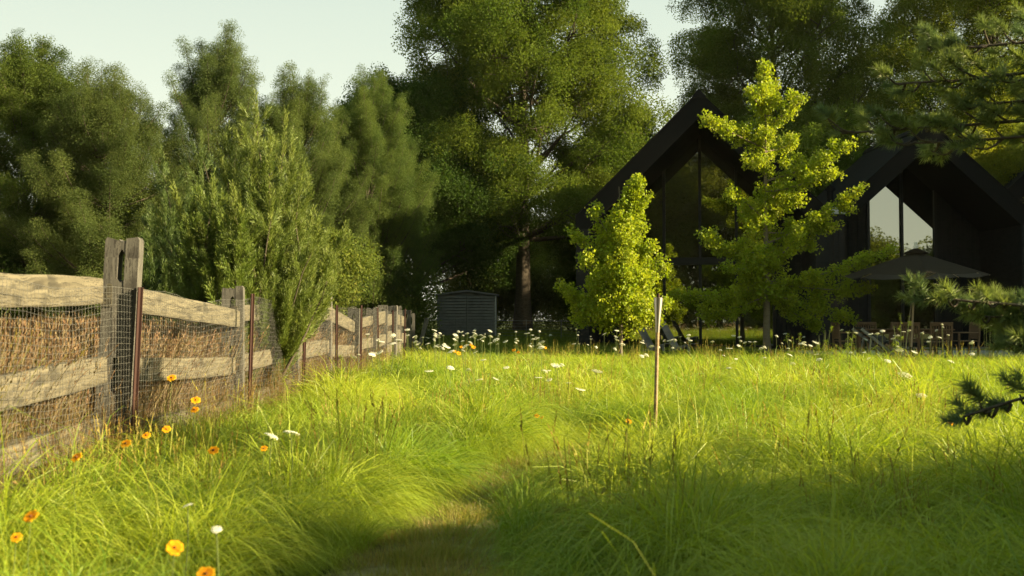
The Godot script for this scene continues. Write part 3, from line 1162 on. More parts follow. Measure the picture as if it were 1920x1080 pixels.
func make_ginkgos() -> void:
	rng.seed = 950
	var clus := []
	for k in 3:
		clus.append(fan_cluster(36, 0.16, 0.068))
	# the small one
	var br := []
	var tips := [[0.95, -1.15, 1.3], [0.85, 0.95, 1.15], [1.15, 1.2, 1.5], [1.3, -1.45, 1.85], [1.5, 0.6, 2.0], [1.8, 1.15, 2.4], [2.0, -0.95, 2.55], [2.1, 0.8, 2.9], [2.4, -1.0, 3.1], [2.7, 0.55, 3.35], [2.9, -0.65, 3.75], [3.2, 0.45, 3.9]]
	for p in tips:
		br.append([p[0], Vector3(p[1], p[2], rnd(-0.5, 0.5))])
	for k in 10:
		var an := rnd(0, TAU)
		var y := rnd(0.9, 3.0)
		var o := lerpf(1.1, 0.5, (y - 0.9) / 2.4)
		br.append([y, Vector3(cos(an) * o * 0.5, y + 0.7 * o, sin(an) * o)])
	make_ginkgo("small round yellow green ginkgo sapling left of the garden torch", on_ground(2.66, 24.2), 21, 4.45, 0.055, br, 0.8,
		[[1.45, 0.95, 190, 0.45, 0.0], [2.0, 0.8, 170, 0.5, 0.0], [2.7, 0.6, 120, 0.5, 0.05], [3.35, 0.4, 70, 0.5, 0.12], [4.0, 0.2, 40, 0.45, 0.3], [4.4, 0.13, 14, 0.2, 0.42]], clus, 16.0, 0.2)
	# the tall one: tiers of wide spreading branches
	br = []
	tips = [[1.9, -2.6, 1.75], [1.7, -1.8, 1.2], [1.85, 1.5, 0.85], [2.0, 2.3, 1.05], [2.1, 2.6, 1.9], [2.0, 3.25, 2.95], [2.3, -1.2, 1.5], [2.6, -1.0, 2.4], [2.7, -1.75, 3.4], [2.9, -1.3, 2.9], [2.9, 1.2, 3.15], [3.1, 2.5, 4.6], [3.4, 1.9, 3.6], [3.8, -0.95, 4.6], [4.1, 1.0, 4.3], [4.5, 1.6, 4.95], [4.8, 2.15, 5.75], [5.2, -0.6, 5.4], [5.6, 0.9, 5.95], [5.7, -1.72, 6.5], [6.0, -1.0, 6.3], [6.3, 1.0, 7.0], [6.6, -0.55, 7.2], [6.9, 0.45, 7.6], [1.8, 0.6, 1.6]]
	for p in tips:
		br.append([p[0], Vector3(p[1], p[2], rnd(-0.6, 0.6))])
	for k in 7:
		var an := rnd(0, TAU)
		var y := rnd(1.9, 6.2)
		var o := lerpf(1.7, 0.6, (y - 1.9) / 4.3)
		br.append([y, Vector3(cos(an) * o * 0.5, y + 0.55 * o, sin(an) * o)])
	make_ginkgo("tall tiered yellow green ginkgo tree standing before the black houses", on_ground(6.86, 26.5), 22, 8.15, 0.105, br, 1.6,
		[[2.0, 0.7, 40, 0.4, 0.0], [2.7, 0.7, 50, 0.4, -0.1], [3.5, 0.4, 22, 0.4, -0.2], [4.4, 0.35, 18, 0.4, 0.0], [5.2, 0.25, 14, 0.4, 0.0], [6.2, 0.26, 22, 0.4, -0.05], [7.0, 0.26, 34, 0.5, 0.0], [7.7, 0.15, 20, 0.4, 0.0]], clus, 14.0, 0.13)


# ---------------------------------------------------------------- cedars
func cedar_spray() -> ArrayMesh:
	# a feathery upward plume of fine scale-leaved twigs
	var b := MB.new()
	for k in 34:
		var t := pow(rng.randf(), 0.8)
		var an := rnd(0, TAU)
		var p := Vector3(0, t * 0.3, 0) + Vector3(cos(an), 0, sin(an)) * 0.012
		var dir := (Vector3.UP * rnd(1.3, 2.8) + Vector3(cos(an), 0, sin(an))).normalized()
		var l := rnd(0.07, 0.14) * (1.1 - 0.5 * t)
		var side := dir.cross(unit()).normalized() * rnd(0.004, 0.0065)
		var shade := rnd(0.7, 1.25)
		var col := Color(shade * rnd(0.9, 1.2), shade, shade * rnd(0.8, 1.15))
		var m := p + dir * l * 0.55
		b.tri(p, m + side, p + dir * l, col)
		b.tri(p, p + dir * l, m - side, col)
		for s in 2:
			var d2 := (dir + unit() * 0.7).normalized() * l * 0.45
			var q := p + dir * l * rnd(0.25, 0.7)
			b.tri(q - side * 0.6, q + d2, q + side * 0.6, col)
	return b.mesh(false, true)


func cedar(label: String, at: Vector3, sd: int, h: float, w: float, lean: Vector3, spires: int, sprays: Array, c0: Color, c1: Color, low := 0.12) -> void:
	rng.seed = sd
	var t := thing("cedar_tree", label, "tree", at, 0.0, "cedars along the fence")
	var stem := MB.new()
	var xf := [[], [], []]
	var cs := [[], [], []]
	# leaders fan out from the low trunk; each carries feathery side plumes that turn upwards
	for k in spires:
		var an := k * 2.4 + rnd(-0.3, 0.3)
		var f := (k + 0.2) / spires
		var o := w * 0.5 * sqrt(f) if spires > 1 else 0.0
		var hh := h * (1.0 - 0.42 * f) * rnd(0.72, 1.15)
		var tip := Vector3(cos(an) * o, hh, sin(an) * o * 0.85) + lean * (hh / h)
		var base := Vector3(0, low * h * rnd(0.2, 1.6), 0)
		var sag := -0.07 * h * f
		limb(stem, base - Vector3(0, 0.1, 0), tip, 0.05 if k == 0 else 0.024, 0.004, sag, 6, 8)
		var tone := rng.randf()
		for q in 16:      # the pointed end of the leader
			var u := lerpf(0.72, 1.1, q / 15.0)
			var ax := (tip - base).normalized()
			ax = (ax + Vector3(0, 0.5, 0)).normalized()
			var m := rng.randi() % 3
			xf[m].append(Transform3D(along((ax + unit() * 0.3 * (1.15 - u)).normalized(), rnd(0, TAU), rnd(0.45, 0.75)), base.lerp(tip, minf(u, 1.0)) + ax * maxf(0.0, u - 1.0) * 1.6 + unit() * 0.05 * (1.1 - u)))
			cs[m].append(c0.lerp(c1, rnd(0.5, 1.0)))
		var n := int(hh * (8.0 if spires > 4 else 20.0))
		for q in n:
			var u := lerpf(0.04, 1.0, (q + rng.randf()) / n)
			var c := base.lerp(tip, u) + Vector3(0, sag * sin(PI * u), 0)
			var a2 := q * 2.4 + rnd(-0.5, 0.5)
			var out := Vector3(cos(a2), 0, sin(a2))
			var l := (0.13 + (0.36 if spires > 4 else 0.3) * w * (1.0 - u) * rnd(0.5, 1.0)) * clampf(u * 5.0, 0.4, 1.0)
			var mid := c + out * l * 0.7 + Vector3(0, l * 0.35, 0)
			var e := c + out * l + Vector3(0, l * 1.1, 0) + unit() * 0.03
			var bits := 3 + int(l / 0.03)
			for b in bits:
				var v := (b + 0.6) / bits
				var p := c.lerp(mid, v).lerp(mid.lerp(e, v), v)
				var dir := (mid.lerp(e, v) - c.lerp(mid, v)).normalized()
				dir = (dir + Vector3(0, 0.25, 0) + unit() * 0.3).normalized()
				var m := rng.randi() % 3
				xf[m].append(Transform3D(along(dir, rnd(0, TAU), rnd(0.5, 0.85) * (1.0 - 0.35 * v)), p + unit() * 0.01))
				cs[m].append(c0.lerp(c1, clampf(0.5 * tone + rnd(0, 0.5), 0, 1)))
	part("trunk", stem.mesh(), M.bark, t)
	for m in 3:
		copies("crown", sprays[m], M.needle, t, xf[m], cs[m])


func make_cedars() -> void:
	rng.seed = 960
	var sp := []
	for k in 3:
		sp.append(cedar_spray())
	cedar("big bushy cedar with many pointed spires growing through the fence", on_ground(-2.75, 10.8), 31, 2.9, 1.95, Vector3(-0.14, 0, 0), 32, sp, Color(0.108, 0.158, 0.033), Color(0.218, 0.259, 0.053))
	cedar("blue green cedar behind the second fence post", on_ground(-4.35, 13.6), 32, 3.1, 1.6, Vector3(-0.15, 0, 0), 22, sp, Color(0.076, 0.124, 0.036), Color(0.143, 0.192, 0.049))
	cedar("low dark cedar spreading behind the wire mesh", on_ground(-4.3, 12.4), 33, 2.1, 1.5, Vector3(0.1, 0, 0), 18, sp, Color(0.063, 0.105, 0.030), Color(0.117, 0.163, 0.039))
	cedar("slim single-spired cedar just in front of the bushy one", on_ground(-3.2, 10.3), 34, 2.3, 0.5, Vector3(0, 0, 0), 4, sp, Color(0.108, 0.167, 0.033), Color(0.201, 0.248, 0.049))
	cedar("smallest bright cedar spire right behind the second post", on_ground(-2.86, 10.1), 35, 1.75, 0.36, Vector3(0.0, 0, 0), 2, sp, Color(0.135, 0.192, 0.033), Color(0.235, 0.288, 0.053))


# ---------------------------------------------------------------- pine
func needle_clump() -> ArrayMesh:
	var b := MB.new()
	for k in 90:
		var t := rng.randf()
		var an := rnd(0, TAU)
		var out := Vector3(cos(an), 0, sin(an))
		var p := Vector3(0, t * 0.09, 0)
		var dir := (out * rnd(0.75, 1.1) + Vector3.UP * rnd(0.3, 1.2) * (0.3 + t)).normalized()
		var l := rnd(0.05, 0.075)
		var side := dir.cross(unit()).normalized() * 0.0024
		var shade := rnd(0.6, 1.3)
		var col := Color(shade, shade, shade * rnd(0.85, 1.2))
		b.tri(p - side, p + dir * l, p + side, col)
		b.tri(p - side.cross(dir), p + dir * l * 0.95, p + side.cross(dir), col)
	return b.mesh(false, true)


func make_pine() -> void:
	rng.seed = 970
	var cl := []
	for k in 3:
		cl.append(needle_clump())
	var at := on_ground(4.8, 3.0)
	var t := thing("pine_tree", "blue green pine reaching its branches in beside the parasol", "tree", at)
	var stem := MB.new()
	stem.tube([Vector3(0, -0.2, 0), Vector3(0.05, 1.0, 0), Vector3(0.0, 2.0, 0.05), Vector3(0.05, 2.95, 0)], [0.13, 0.11, 0.08, 0.02], 12)
	part("trunk", stem.mesh(), M.bark, t)
	var xf := [[], [], []]
	var cs := [[], [], []]
	var put := func(p: Vector3, dir: Vector3, s: float, dark: float) -> void:
		var q := rng.randi() % 3
		xf[q].append(Transform3D(along(dir, rnd(0, TAU), s), p))
		cs[q].append(Color(0.19, 0.26, 0.13).lerp(Color(0.38, 0.42, 0.13), rng.randf()) * Color(dark, dark, dark))
	var bough := func(a: Vector3, via: Vector3, e: Vector3, r: float, twigs: int, reach: float, from: float) -> void:
		var b := MB.new()
		var pts := []
		var rad := []
		for k in 11:
			var u := k / 10.0
			pts.append(a.lerp(via, u).lerp(via.lerp(e, u), u) + unit() * 0.01)
			rad.append(lerpf(r, 0.006, u))
		b.tube(pts, rad, 7)
		var ax := (e - a).normalized()
		for k in twigs:
			var u := lerpf(from, 1.0, (k + rng.randf()) / twigs)
			var p: Vector3 = a.lerp(via, u).lerp(via.lerp(e, u), u)
			var o := unit()
			o = (o - ax * o.dot(ax)).normalized()
			o.y = o.y * 0.55 + 0.15
			var dir := (ax * 0.8 + o).normalized()
			var l := reach * rnd(0.5, 1.1) * (1.15 - 0.75 * u)
			var q := p + dir * l + Vector3(0, 0.1 * l, 0)
			limb(b, p, q, 0.009, 0.004, -0.03, 5, 4)
			var n := 2 + int(l / 0.1)
			for s in n:
				var w := float(s + 1) / n
				if w < 0.4:
					continue
				var dd := (dir + unit() * 0.55 + Vector3(0, 0.35, 0)).normalized()
				put.call(p.lerp(q, w) + unit() * 0.015, dd if w < 1.0 else (dir + Vector3(0, 0.4, 0)).normalized(), rnd(0.85, 1.15), 1.0)
		put.call(e, ax, 0.8, 1.0)
		part("branch", b.mesh(), M.bark, t)
	# world targets minus the trunk's foot
	var w2l := func(x: float, y: float, d: float) -> Vector3:
		return Vector3(x, y, -d) - at
	# boughs seen at the upper corner
	bough.call(Vector3(0, 2.3, 0), w2l.call(4.1, 2.25, 5.9), w2l.call(2.05, 2.22, 6.1), 0.026, 44, 0.42, 0.25)
	bough.call(Vector3(0, 2.5, 0), w2l.call(4.2, 2.5, 5.6), w2l.call(2.35, 2.5, 6.0), 0.026, 44, 0.42, 0.25)
	bough.call(Vector3(0, 2.7, 0), w2l.call(4.1, 2.75, 6.0), w2l.call(2.6, 2.75, 6.1), 0.024, 40, 0.4, 0.3)
	bough.call(Vector3(0, 2.15, 0), w2l.call(4.2, 2.1, 5.6), w2l.call(2.4, 2.14, 6.0), 0.024, 40, 0.4, 0.3)
	bough.call(Vector3(0, 2.4, 0), w2l.call(4.3, 2.35, 5.2), w2l.call(2.8, 2.35, 5.9), 0.024, 38, 0.4, 0.25)
	# the low bough before the parasol
	bough.call(Vector3(0, 1.2, 0), w2l.call(3.4, 1.02, 5.0), w2l.call(2.07, 1.17, 5.05), 0.02, 8, 0.13, 0.8)
	bough.call(Vector3(0, 1.15, 0), w2l.call(3.5, 1.05, 5.0), w2l.call(2.42, 1.07, 5.05), 0.02, 28, 0.18, 0.62)
	bough.call(Vector3(0, 1.1, 0), w2l.call(3.4, 0.95, 4.8), w2l.call(2.5, 0.93, 4.95), 0.018, 26, 0.18, 0.62)
	bough.call(Vector3(0, 1.1, 0), w2l.call(2.9, 0.98, 4.2), w2l.call(1.83, 0.65, 4.0), 0.014, 10, 0.1, 0.7)
	# the rest of the tree, out of the picture: it shades the foreground
	for k in 44:
		var y := 0.45 + 1.25 * k / 44.0
		var an := k * 2.4 + 1.0
		var o := lerpf(2.0, 0.6, k / 44.0)
		var e := Vector3(cos(an) * o, y + 0.2 * o, sin(an) * o)
		if e.x + at.x < -(e.z + at.z) * 0.54 + 0.5:      # those are the boughs above
			continue
		bough.call(Vector3(0, y, 0), Vector3(cos(an) * o * 0.5, y, sin(an) * o * 0.5), e, 0.024, 40, 0.45, 0.2)
	for q in 3:
		copies("needles", cl[q], M.needle, t, xf[q], cs[q])


func make_offstage() -> void:
	# trees out of the picture whose shade and reflections it shows
	var pr := [Vector2(0, 2.0), Vector2(0.3, 2.9), Vector2(0.7, 2.4), Vector2(1, 0.7)]
	var g := "garden trees around the viewpoint"
	tree("garden_tree", "small leafy garden tree right of the viewpoint", g, on_ground(7.6, 1.75), 60, 2.4, 0.2, [Vector2(0, 1.8), Vector2(0.5, 2.0), Vector2(1, 1.1)], 44, 0.8, 0.1, coarse, Color(0.05, 0.07, 0.015), Color(0.1, 0.12, 0.02), 2.4)
	tree("garden_tree", "leafy garden tree casting shade over the terrace lawn", g, on_ground(31.0, 24.6), 61, 14.5, 2.0, [Vector2(0, 3.0), Vector2(0.5, 3.8), Vector2(1, 1)], 34, 1.5, 0.25, coarse, Color(0.05, 0.07, 0.015), Color(0.1, 0.12, 0.02), 1.5)
	tree("garden_tree", "tall garden tree beside the third black house", g, on_ground(33.0, 30.5), 62, 16.0, 2.0, [Vector2(0, 3.0), Vector2(0.5, 4.2), Vector2(1, 1)], 34, 1.6, 0.25, coarse, Color(0.05, 0.07, 0.015), Color(0.1, 0.12, 0.02), 1.5)
	tree("garden_tree", "low dense garden tree shading the terrace", g, on_ground(17.5, 23.3), 63, 6.6, 0.8, [Vector2(0, 2.0), Vector2(0.4, 2.6), Vector2(1, 1)], 26, 1.1, 0.16, coarse, Color(0.05, 0.07, 0.015), Color(0.1, 0.12, 0.02), 2.0)
	# the wood mirrored in the windows stands behind the viewpoint
	var k := 0
	for x in [-44.0, -36.0, -29.0, -22.0, -16.0, -10.0, -4.0, 2.0, 9.0]:
		k += 1
		tree("wood_tree", "tall tree in the wood behind the viewpoint", "wood mirrored in the windows", on_ground(x, -24.0 - 5.0 * (k % 3)), 80 + k, 22.0, 1.0, [Vector2(0, 3.6), Vector2(0.4, 4.6), Vector2(1, 1.2)], 34, 2.2, 0.3, coarse, Color(0.096, 0.128, 0.029), Color(0.208, 0.224, 0.042), 0.9, 1.6)
	for p in [[27.0, -16.0], [33.0, -12.0], [39.0, -17.0], [45.0, -11.0], [52.0, -16.0], [58.0, -10.0], [64.0, -18.0]]:
		k += 1
		tree("wood_tree", "lower tree at the far side of the garden behind the viewpoint", "wood mirrored in the windows", on_ground(p[0], p[1]), 80 + k, 8.5, 0.6, [Vector2(0, 3.6), Vector2(0.4, 4.6), Vector2(1, 1.2)], 20, 2.0, 0.25, coarse, Color(0.080, 0.112, 0.024), Color(0.176, 0.192, 0.035), 0.9, 1.6)


# ---------------------------------------------------------------- houses
func gable(x: float, w: float, he: float, ha: float) -> float:
	return ha - (ha - he) * absf(x) / (w / 2)


func board_wall(parent: Node3D, x0: float, x1: float, z: float, y0: float, w: float, he: float, ha: float) -> void:
	# upright boards with gaps between, tops cut to the slope
	var step := 0.2
	var n := int(ceil((x1 - x0) / step))
	for k in n:
		var a := x0 + (x1 - x0) * k / n + 0.006
		var e := x0 + (x1 - x0) * (k + 1) / n - 0.006
		var b := MB.new()
		var pts := [Vector2(a, y0), Vector2(e, y0), Vector2(e, gable(e, w, he, ha))]
		if a < 0 and e > 0:
			pts.append(Vector2(0, ha))
		pts.append(Vector2(a, gable(a, w, he, ha)))
		b.prism(pts, z + (0.012 if k % 2 else 0.0), z - 0.05)
		part("board", b.mesh(), M.black_wood, parent)


func house(called: String, label: String, at: Vector3, turn: float, w: float, he: float, ha: float, depth: float, recess: float, glass: Array, transom: float) -> Node3D:
	var t := thing(called, label, "house", at, turn, "black gabled houses")
	var slope := (ha - he) / (w / 2)
	var thick := 0.6 * sqrt(1 + slope * slope) * 0.98      # measured upright
	var wall := 0.44
	for s in [-1, 1]:
		# side wall
		var wl := MB.new()
		var xo: float = s * (w / 2 - 0.02)
		var xi: float = s * (w / 2 - wall)
		wl.prism([Vector2(minf(xo, xi), -0.3), Vector2(maxf(xo, xi), -0.3), Vector2(maxf(xo, xi), gable(maxf(xo, xi), w, he, ha) - (0.3 if s > 0 else thick * 0.6)), Vector2(minf(xo, xi), gable(minf(xo, xi), w, he, ha) - (thick * 0.6 if s > 0 else 0.3))], -0.012, -depth)
		part("wall", wl.mesh(), M.black_wood, t)
		# roof half with its thick rake
		var rf := MB.new()
		var pts := [Vector2(s * w / 2, he), Vector2(0, ha), Vector2(0, ha - thick), Vector2(s * (w / 2 - 0.42), he + slope * 0.42 - thick), Vector2(s * w / 2, he - 0.42)]
		if s > 0:
			pts.reverse()
			pts = [pts[0], pts[1], pts[2], pts[3], pts[4]]
		pts.reverse()
		var area := 0.0
		for k in 5:
			area += pts[k].cross(pts[(k + 1) % 5])
		if area < 0:
			pts.reverse()
		rf.prism(pts, 0.0, -depth)
		var roof := part("roof", rf.mesh(), M.black_metal, t)
		# metal edge strip along the rake and standing seams up the slope
		var strip := MB.new()
		var nrm := Vector2(s * slope, 1).normalized()
		var e0 := Vector2(s * w / 2, he)
		var e1 := Vector2(0, ha)
		strip.prism([e0 + nrm * 0.001, e0 + nrm * 0.035, e1 + Vector2(0, 0.035 / nrm.y), e1 + Vector2(0, 0.001)] if s < 0 else [e1 + Vector2(0, 0.001), e1 + Vector2(0, 0.035 / nrm.y), e0 + nrm * 0.035, e0 + nrm * 0.001], 0.025, -0.1)
		part("edge_strip", strip.mesh(), M.black_metal, roof)
	var cap := MB.new()
	cap.prism([Vector2(-0.22, ha - 0.22 * slope + 0.04), Vector2(0.22, ha - 0.22 * slope + 0.04), Vector2(0.22, ha - 0.22 * slope + 0.075), Vector2(0.05, ha + 0.075), Vector2(-0.05, ha + 0.075), Vector2(-0.22, ha - 0.22 * slope + 0.075)], 0.045, -depth - 0.02)
	part("ridge_cap", cap.mesh(), M.black_metal, t)
	# the recessed front: boards either side of the glazing, glazing between
	var iw := w - 2 * wall
	var ih := ha - thick
	var ie := gable(w / 2 - wall, w, he, ha) - thick
	var g0: float = glass[0]
	var g1: float = glass[-1]
	board_wall(t, -iw / 2 + 0.002, g0 - 0.07, -recess, 0.0, iw, ie, ih - 0.003)
	board_wall(t, g1 + 0.07, iw / 2 - 0.002, -recess, 0.0, iw, ie, ih - 0.003)
	var wn := Node3D.new()
	wn.name = "window"
	t.add_child(wn)
	var z := -recess - 0.04
	for k in glass.size():
		var x: float = glass[k]
		var hw := 0.05
		var b := MB.new()
		b.prism([Vector2(x - hw, 0.0), Vector2(x + hw, 0.0), Vector2(x + hw, gable(x + hw, iw, ie, ih) - 0.004), Vector2(x - hw, gable(x - hw, iw, ie, ih) - 0.004)], z + 0.09, z - 0.06)
		part("mullion", b.mesh(), M.frame, wn)
		if k == glass.size() - 1:
			break
		var x1: float = glass[k + 1]
		for lv in [[0.16, transom - 0.13], [transom + 0.13, 99.0]]:
			var p := MB.new()
			var a := x + hw
			var e := x1 - hw
			var pts := [Vector2(a, lv[0]), Vector2(e, lv[0])]
			if lv[1] < 50:
				pts.append(Vector2(e, lv[1])); pts.append(Vector2(a, lv[1]))
			else:
				pts.append(Vector2(e, gable(e, iw, ie, ih) - 0.06))
				if a < 0 and e > 0:
					pts.append(Vector2(0, ih - 0.06))
				pts.append(Vector2(a, gable(a, iw, ie, ih) - 0.06))
			var pv := PackedVector2Array(pts)
			var tr := Geometry2D.triangulate_polygon(pv)
			for q in range(0, tr.size(), 3):
				var va := pv[tr[q]]
				var vb := pv[tr[q + 1]]
				var vc := pv[tr[q + 2]]
				if (vb - va).cross(vc - va) > 0:
					var sw := vb
					vb = vc
					vc = sw
				p.tri(Vector3(va.x, va.y, z), Vector3(vb.x, vb.y, z), Vector3(vc.x, vc.y, z))
			part("pane", p.mesh(), M.glass, wn)
	boxpart("transom", Vector3(g0 + 0.05, transom - 0.13, z - 0.055), Vector3(g1 - 0.05, transom + 0.13, z + 0.13), M.frame, wn, 0.01)
	boxpart("sill", Vector3(g0 + 0.05, 0.0, z - 0.055), Vector3(g1 - 0.05, 0.16, z + 0.1), M.frame, wn, 0.01)
	# inside: floor, back wall
	var fl := MB.new()
	fl.box(Vector3(-iw / 2, -0.2, -0.02), Vector3(iw / 2, -0.004, -depth + 0.2))
	part("floor", fl.mesh(), M.grey_wood, t)
	var bw := MB.new()
	bw.prism([Vector2(-iw / 2, 0), Vector2(iw / 2, 0), Vector2(iw / 2, ie), Vector2(0, ih), Vector2(-iw / 2, ie)], -depth + 0.15, -depth + 0.02)
	part("back_wall", bw.mesh(), M.interior, t)
	return t


func make_houses() -> void:
	rng.seed = 40
	house("gabled_house", "black gabled house with tall split glazing behind the small ginkgo", Vector3(6.12, 0.0, -32.0), deg_to_rad(-11.0), 8.15, 4.5, 8.5, 11.0, 3.1, [-2.55, -1.27, 0.0, 1.27, 2.55], 3.15)
	house("gabled_house", "black gabled house behind the parasol, its window mirroring sky", Vector3(15.45, 0.0, -36.0), deg_to_rad(2.0), 7.5, 4.95, 8.3, 6.0, 3.0, [-1.2, 0.15, 1.5], 3.0)
	house("gabled_house", "farthest black gabled house cut off by the picture's edge", Vector3(22.7, 0.0, -38.0), deg_to_rad(-14.0), 7.4, 5.7, 9.2, 10.0, 3.0, [-1.2, 0.15, 1.5], 3.0)
	for l in [[9.9, 12.0, 35.4, "low black link between the first two gabled houses"], [18.9, 19.3, 38.0, "low black link between the last two gabled houses"]]:
		var t := thing("link_building", l[3], "building", Vector3(l[0], 0, -l[2]), 0.0, "black gabled houses")
		var wd: float = l[1] - l[0]
		boxpart("wall", Vector3(0, -0.2, -6), Vector3(wd, 4.86, -0.05), M.black_wood, t, 0.0)
		var n := int(wd / 0.2)
		for k in n:
			boxpart("board", Vector3(wd * k / n + 0.006, -0.1, -0.05), Vector3(wd * (k + 1) / n - 0.006, 4.84, 0.0), M.black_wood, t, 0.004)
		boxpart("flashing", Vector3(-0.05, 4.86, -6.05), Vector3(wd + 0.05, 5.12, 0.06), M.flashing, t, 0.02)
	var v := thing("vent_pipe", "black vent pipe standing on the link roof", "pipe", Vector3(11.75, 5.12, -36.2))
	var b := MB.new()
	b.lathe([Vector2(0.12, 0.0), Vector2(0.12, 0.7)], 14)
	part("pipe", b.mesh(), M.black_metal, v)
	b = MB.new()
	b.lathe([Vector2(0.17, 0.7), Vector2(0.19, 0.76), Vector2(0.12, 0.86), Vector2(0.03, 0.9)], 14)
	part("cap", b.mesh(), M.black_metal, v)
	# terrace of stone slabs before the second house
	var tr := MB.new()
	tr.box(Vector3(8.3, -0.3, -32.2), Vector3(19.0, 0.03, -24.2))
	var base := structure("terrace", tr.mesh(), M.stone)
	for r in 5:
		for k in 9:
			var x0 := 8.3 + k * 1.18
			var z0 := -24.2 - r * 1.58
			boxpart("slab", Vector3(x0 + 0.01, 0.03, z0 - 0.01), Vector3(x0 + 1.17, 0.06 + rnd(0, 0.006), z0 - 1.57), M.stone, base, 0.008)


func make_shed() -> void:
	rng.seed = 44
	var at := on_ground(-3.05, 40.0)
	var t := thing("garden_shed", "grey garden shed with horizontal siding under the trees", "shed", at)
	var w := 2.4
	var core := MB.new()
	core.prism([Vector2(0, -0.2), Vector2(w, -0.2), Vector2(w, 1.68), Vector2(w / 2, 1.84), Vector2(0, 1.68)], -0.03, -2.2)
	part("wall", core.mesh(), M.siding, t)
	for k in 14:
		var y := 0.02 + k * 0.12
		for s in 2:
			var b := MB.new()
			var x0 := 0.03 + s * (w / 2 - 0.015)
			var x1 := x0 + w / 2 - 0.045
			b.quad(Vector3(x0, y, 0.035), Vector3(x0, y + 0.105, -0.02), Vector3(x1, y + 0.105, -0.02), Vector3(x1, y, 0.035))
			b.quad(Vector3(x0, y, -0.03), Vector3(x0, y, 0.035), Vector3(x1, y, 0.035), Vector3(x1, y, -0.03))
			part("siding_board", b.mesh(), M.siding, t)
	boxpart("corner_trim", Vector3(w - 0.05, -0.05, -0.035), Vector3(w + 0.015, 1.68, 0.02), M.flashing, t, 0.005)
	var rf := MB.new()
	rf.prism([Vector2(-0.1, 1.68), Vector2(w / 2, 1.845), Vector2(w + 0.1, 1.68), Vector2(w + 0.1, 1.74), Vector2(w / 2, 1.92), Vector2(-0.1, 1.74)], 0.1, -2.3)
	part("roof", rf.mesh(), M.siding, t)
	# low wire fence crossing the lawn before the shed
	var f := thing("lawn_wire_fence", "low thin wire fence crossing the lawn before the shed", "wire fence", on_ground(-3.6, 38.0))
	for k in 6:
		var b := MB.new()
		var g := on_ground(-3.6 + k * 1.35 + (0.1 if k else 0.0), 38.0) - f.position
		b.tube([g - Vector3(0, 0.2, 0), g + Vector3(0, 0.82, 0)], [0.016, 0.016], 6)
		part("stake", b.mesh(), M.dark_wire, f)
	var wm := MB.new()
	for q in 7:
		wm.tube([on_ground(-3.6, 38.0) - f.position + Vector3(0, 0.1 + q * 0.115, 0.02), on_ground(-0.2, 38.0) - f.position + Vector3(0, 0.09 + q * 0.115, 0.02), on_ground(3.3, 38.0) - f.position + Vector3(0, 0.1 + q * 0.115, 0.02)], [0.004, 0.004, 0.004] if q < 6 else [0.009, 0.009, 0.009], 4)
	var p := part("wire", wm.mesh(), M.dark_wire, f)
	p.set_meta("kind", "stuff")


# ---------------------------------------------------------------- garden furniture
func make_torch() -> void:
	var t := thing("garden_torch", "tall metal garden torch with flared head stuck in the meadow", "torch", on_ground(1.155, 8.0))
	var lean := Basis(Vector3.BACK, -0.028)
	var b := MB.new()
	b.tube([Vector3(0, -0.25, 0), Vector3(0, 0.96, 0)], [0.0145, 0.016], 12)
	part("pole", b.mesh(), M.bamboo, t, Vector3.ZERO, lean)
	b = MB.new()
	b.lathe([Vector2(0.0175, 0.95), Vector2(0.0185, 1.0), Vector2(0.023, 1.06), Vector2(0.039, 1.228), Vector2(0.036, 1.232), Vector2(0.012, 1.234)], 24)
	part("head", b.mesh(), M.steel, t, Vector3.ZERO, lean)
	b = MB.new()
	b.lathe([Vector2(0.012, 1.232), Vector2(0.012, 1.262), Vector2(0.006, 1.266)], 12)
	part("wick_cap", b.mesh(), M.rust, t, Vector3.ZERO, lean)


func garden_chair(label: String, at: Vector3, turn: float) -> void:
	var t := thing("garden_chair", label, "chair", at, turn, "wooden chairs around the terrace table")
	var m: Material = M.teak
	for s in [-1, 1]:
		boxpart("leg", Vector3(s * 0.27 - 0.025, 0, 0.22), Vector3(s * 0.27 + 0.025, 0.63, 0.27), m, t)
		barpart("leg", Vector3(s * 0.27, 0, -0.25), Vector3(s * 0.27, 0.93, -0.32), 0.05, 0.045, m, t)
		barpart("armrest", Vector3(s * 0.27, 0.645, 0.3), Vector3(s * 0.27, 0.645, -0.28), 0.065, 0.03, m, t)
	for k in 5:
		barpart("seat_slat", Vector3(-0.29, 0.42, 0.22 - k * 0.11), Vector3(0.29, 0.42, 0.22 - k * 0.11), 0.09, 0.025, m, t)
	barpart("top_rail", Vector3(-0.245, 0.88, -0.315), Vector3(0.245, 0.88, -0.315), 0.035, 0.1, m, t)
	barpart("back_rail", Vector3(-0.245, 0.5, -0.28), Vector3(0.245, 0.5, -0.28), 0.03, 0.06, m, t)
	for k in 7:
		var x := -0.2 + k * 0.0667
		barpart("back_slat", Vector3(x, 0.53, -0.283), Vector3(x, 0.83, -0.308), 0.035, 0.014, m, t, 0.003, Vector3.BACK)


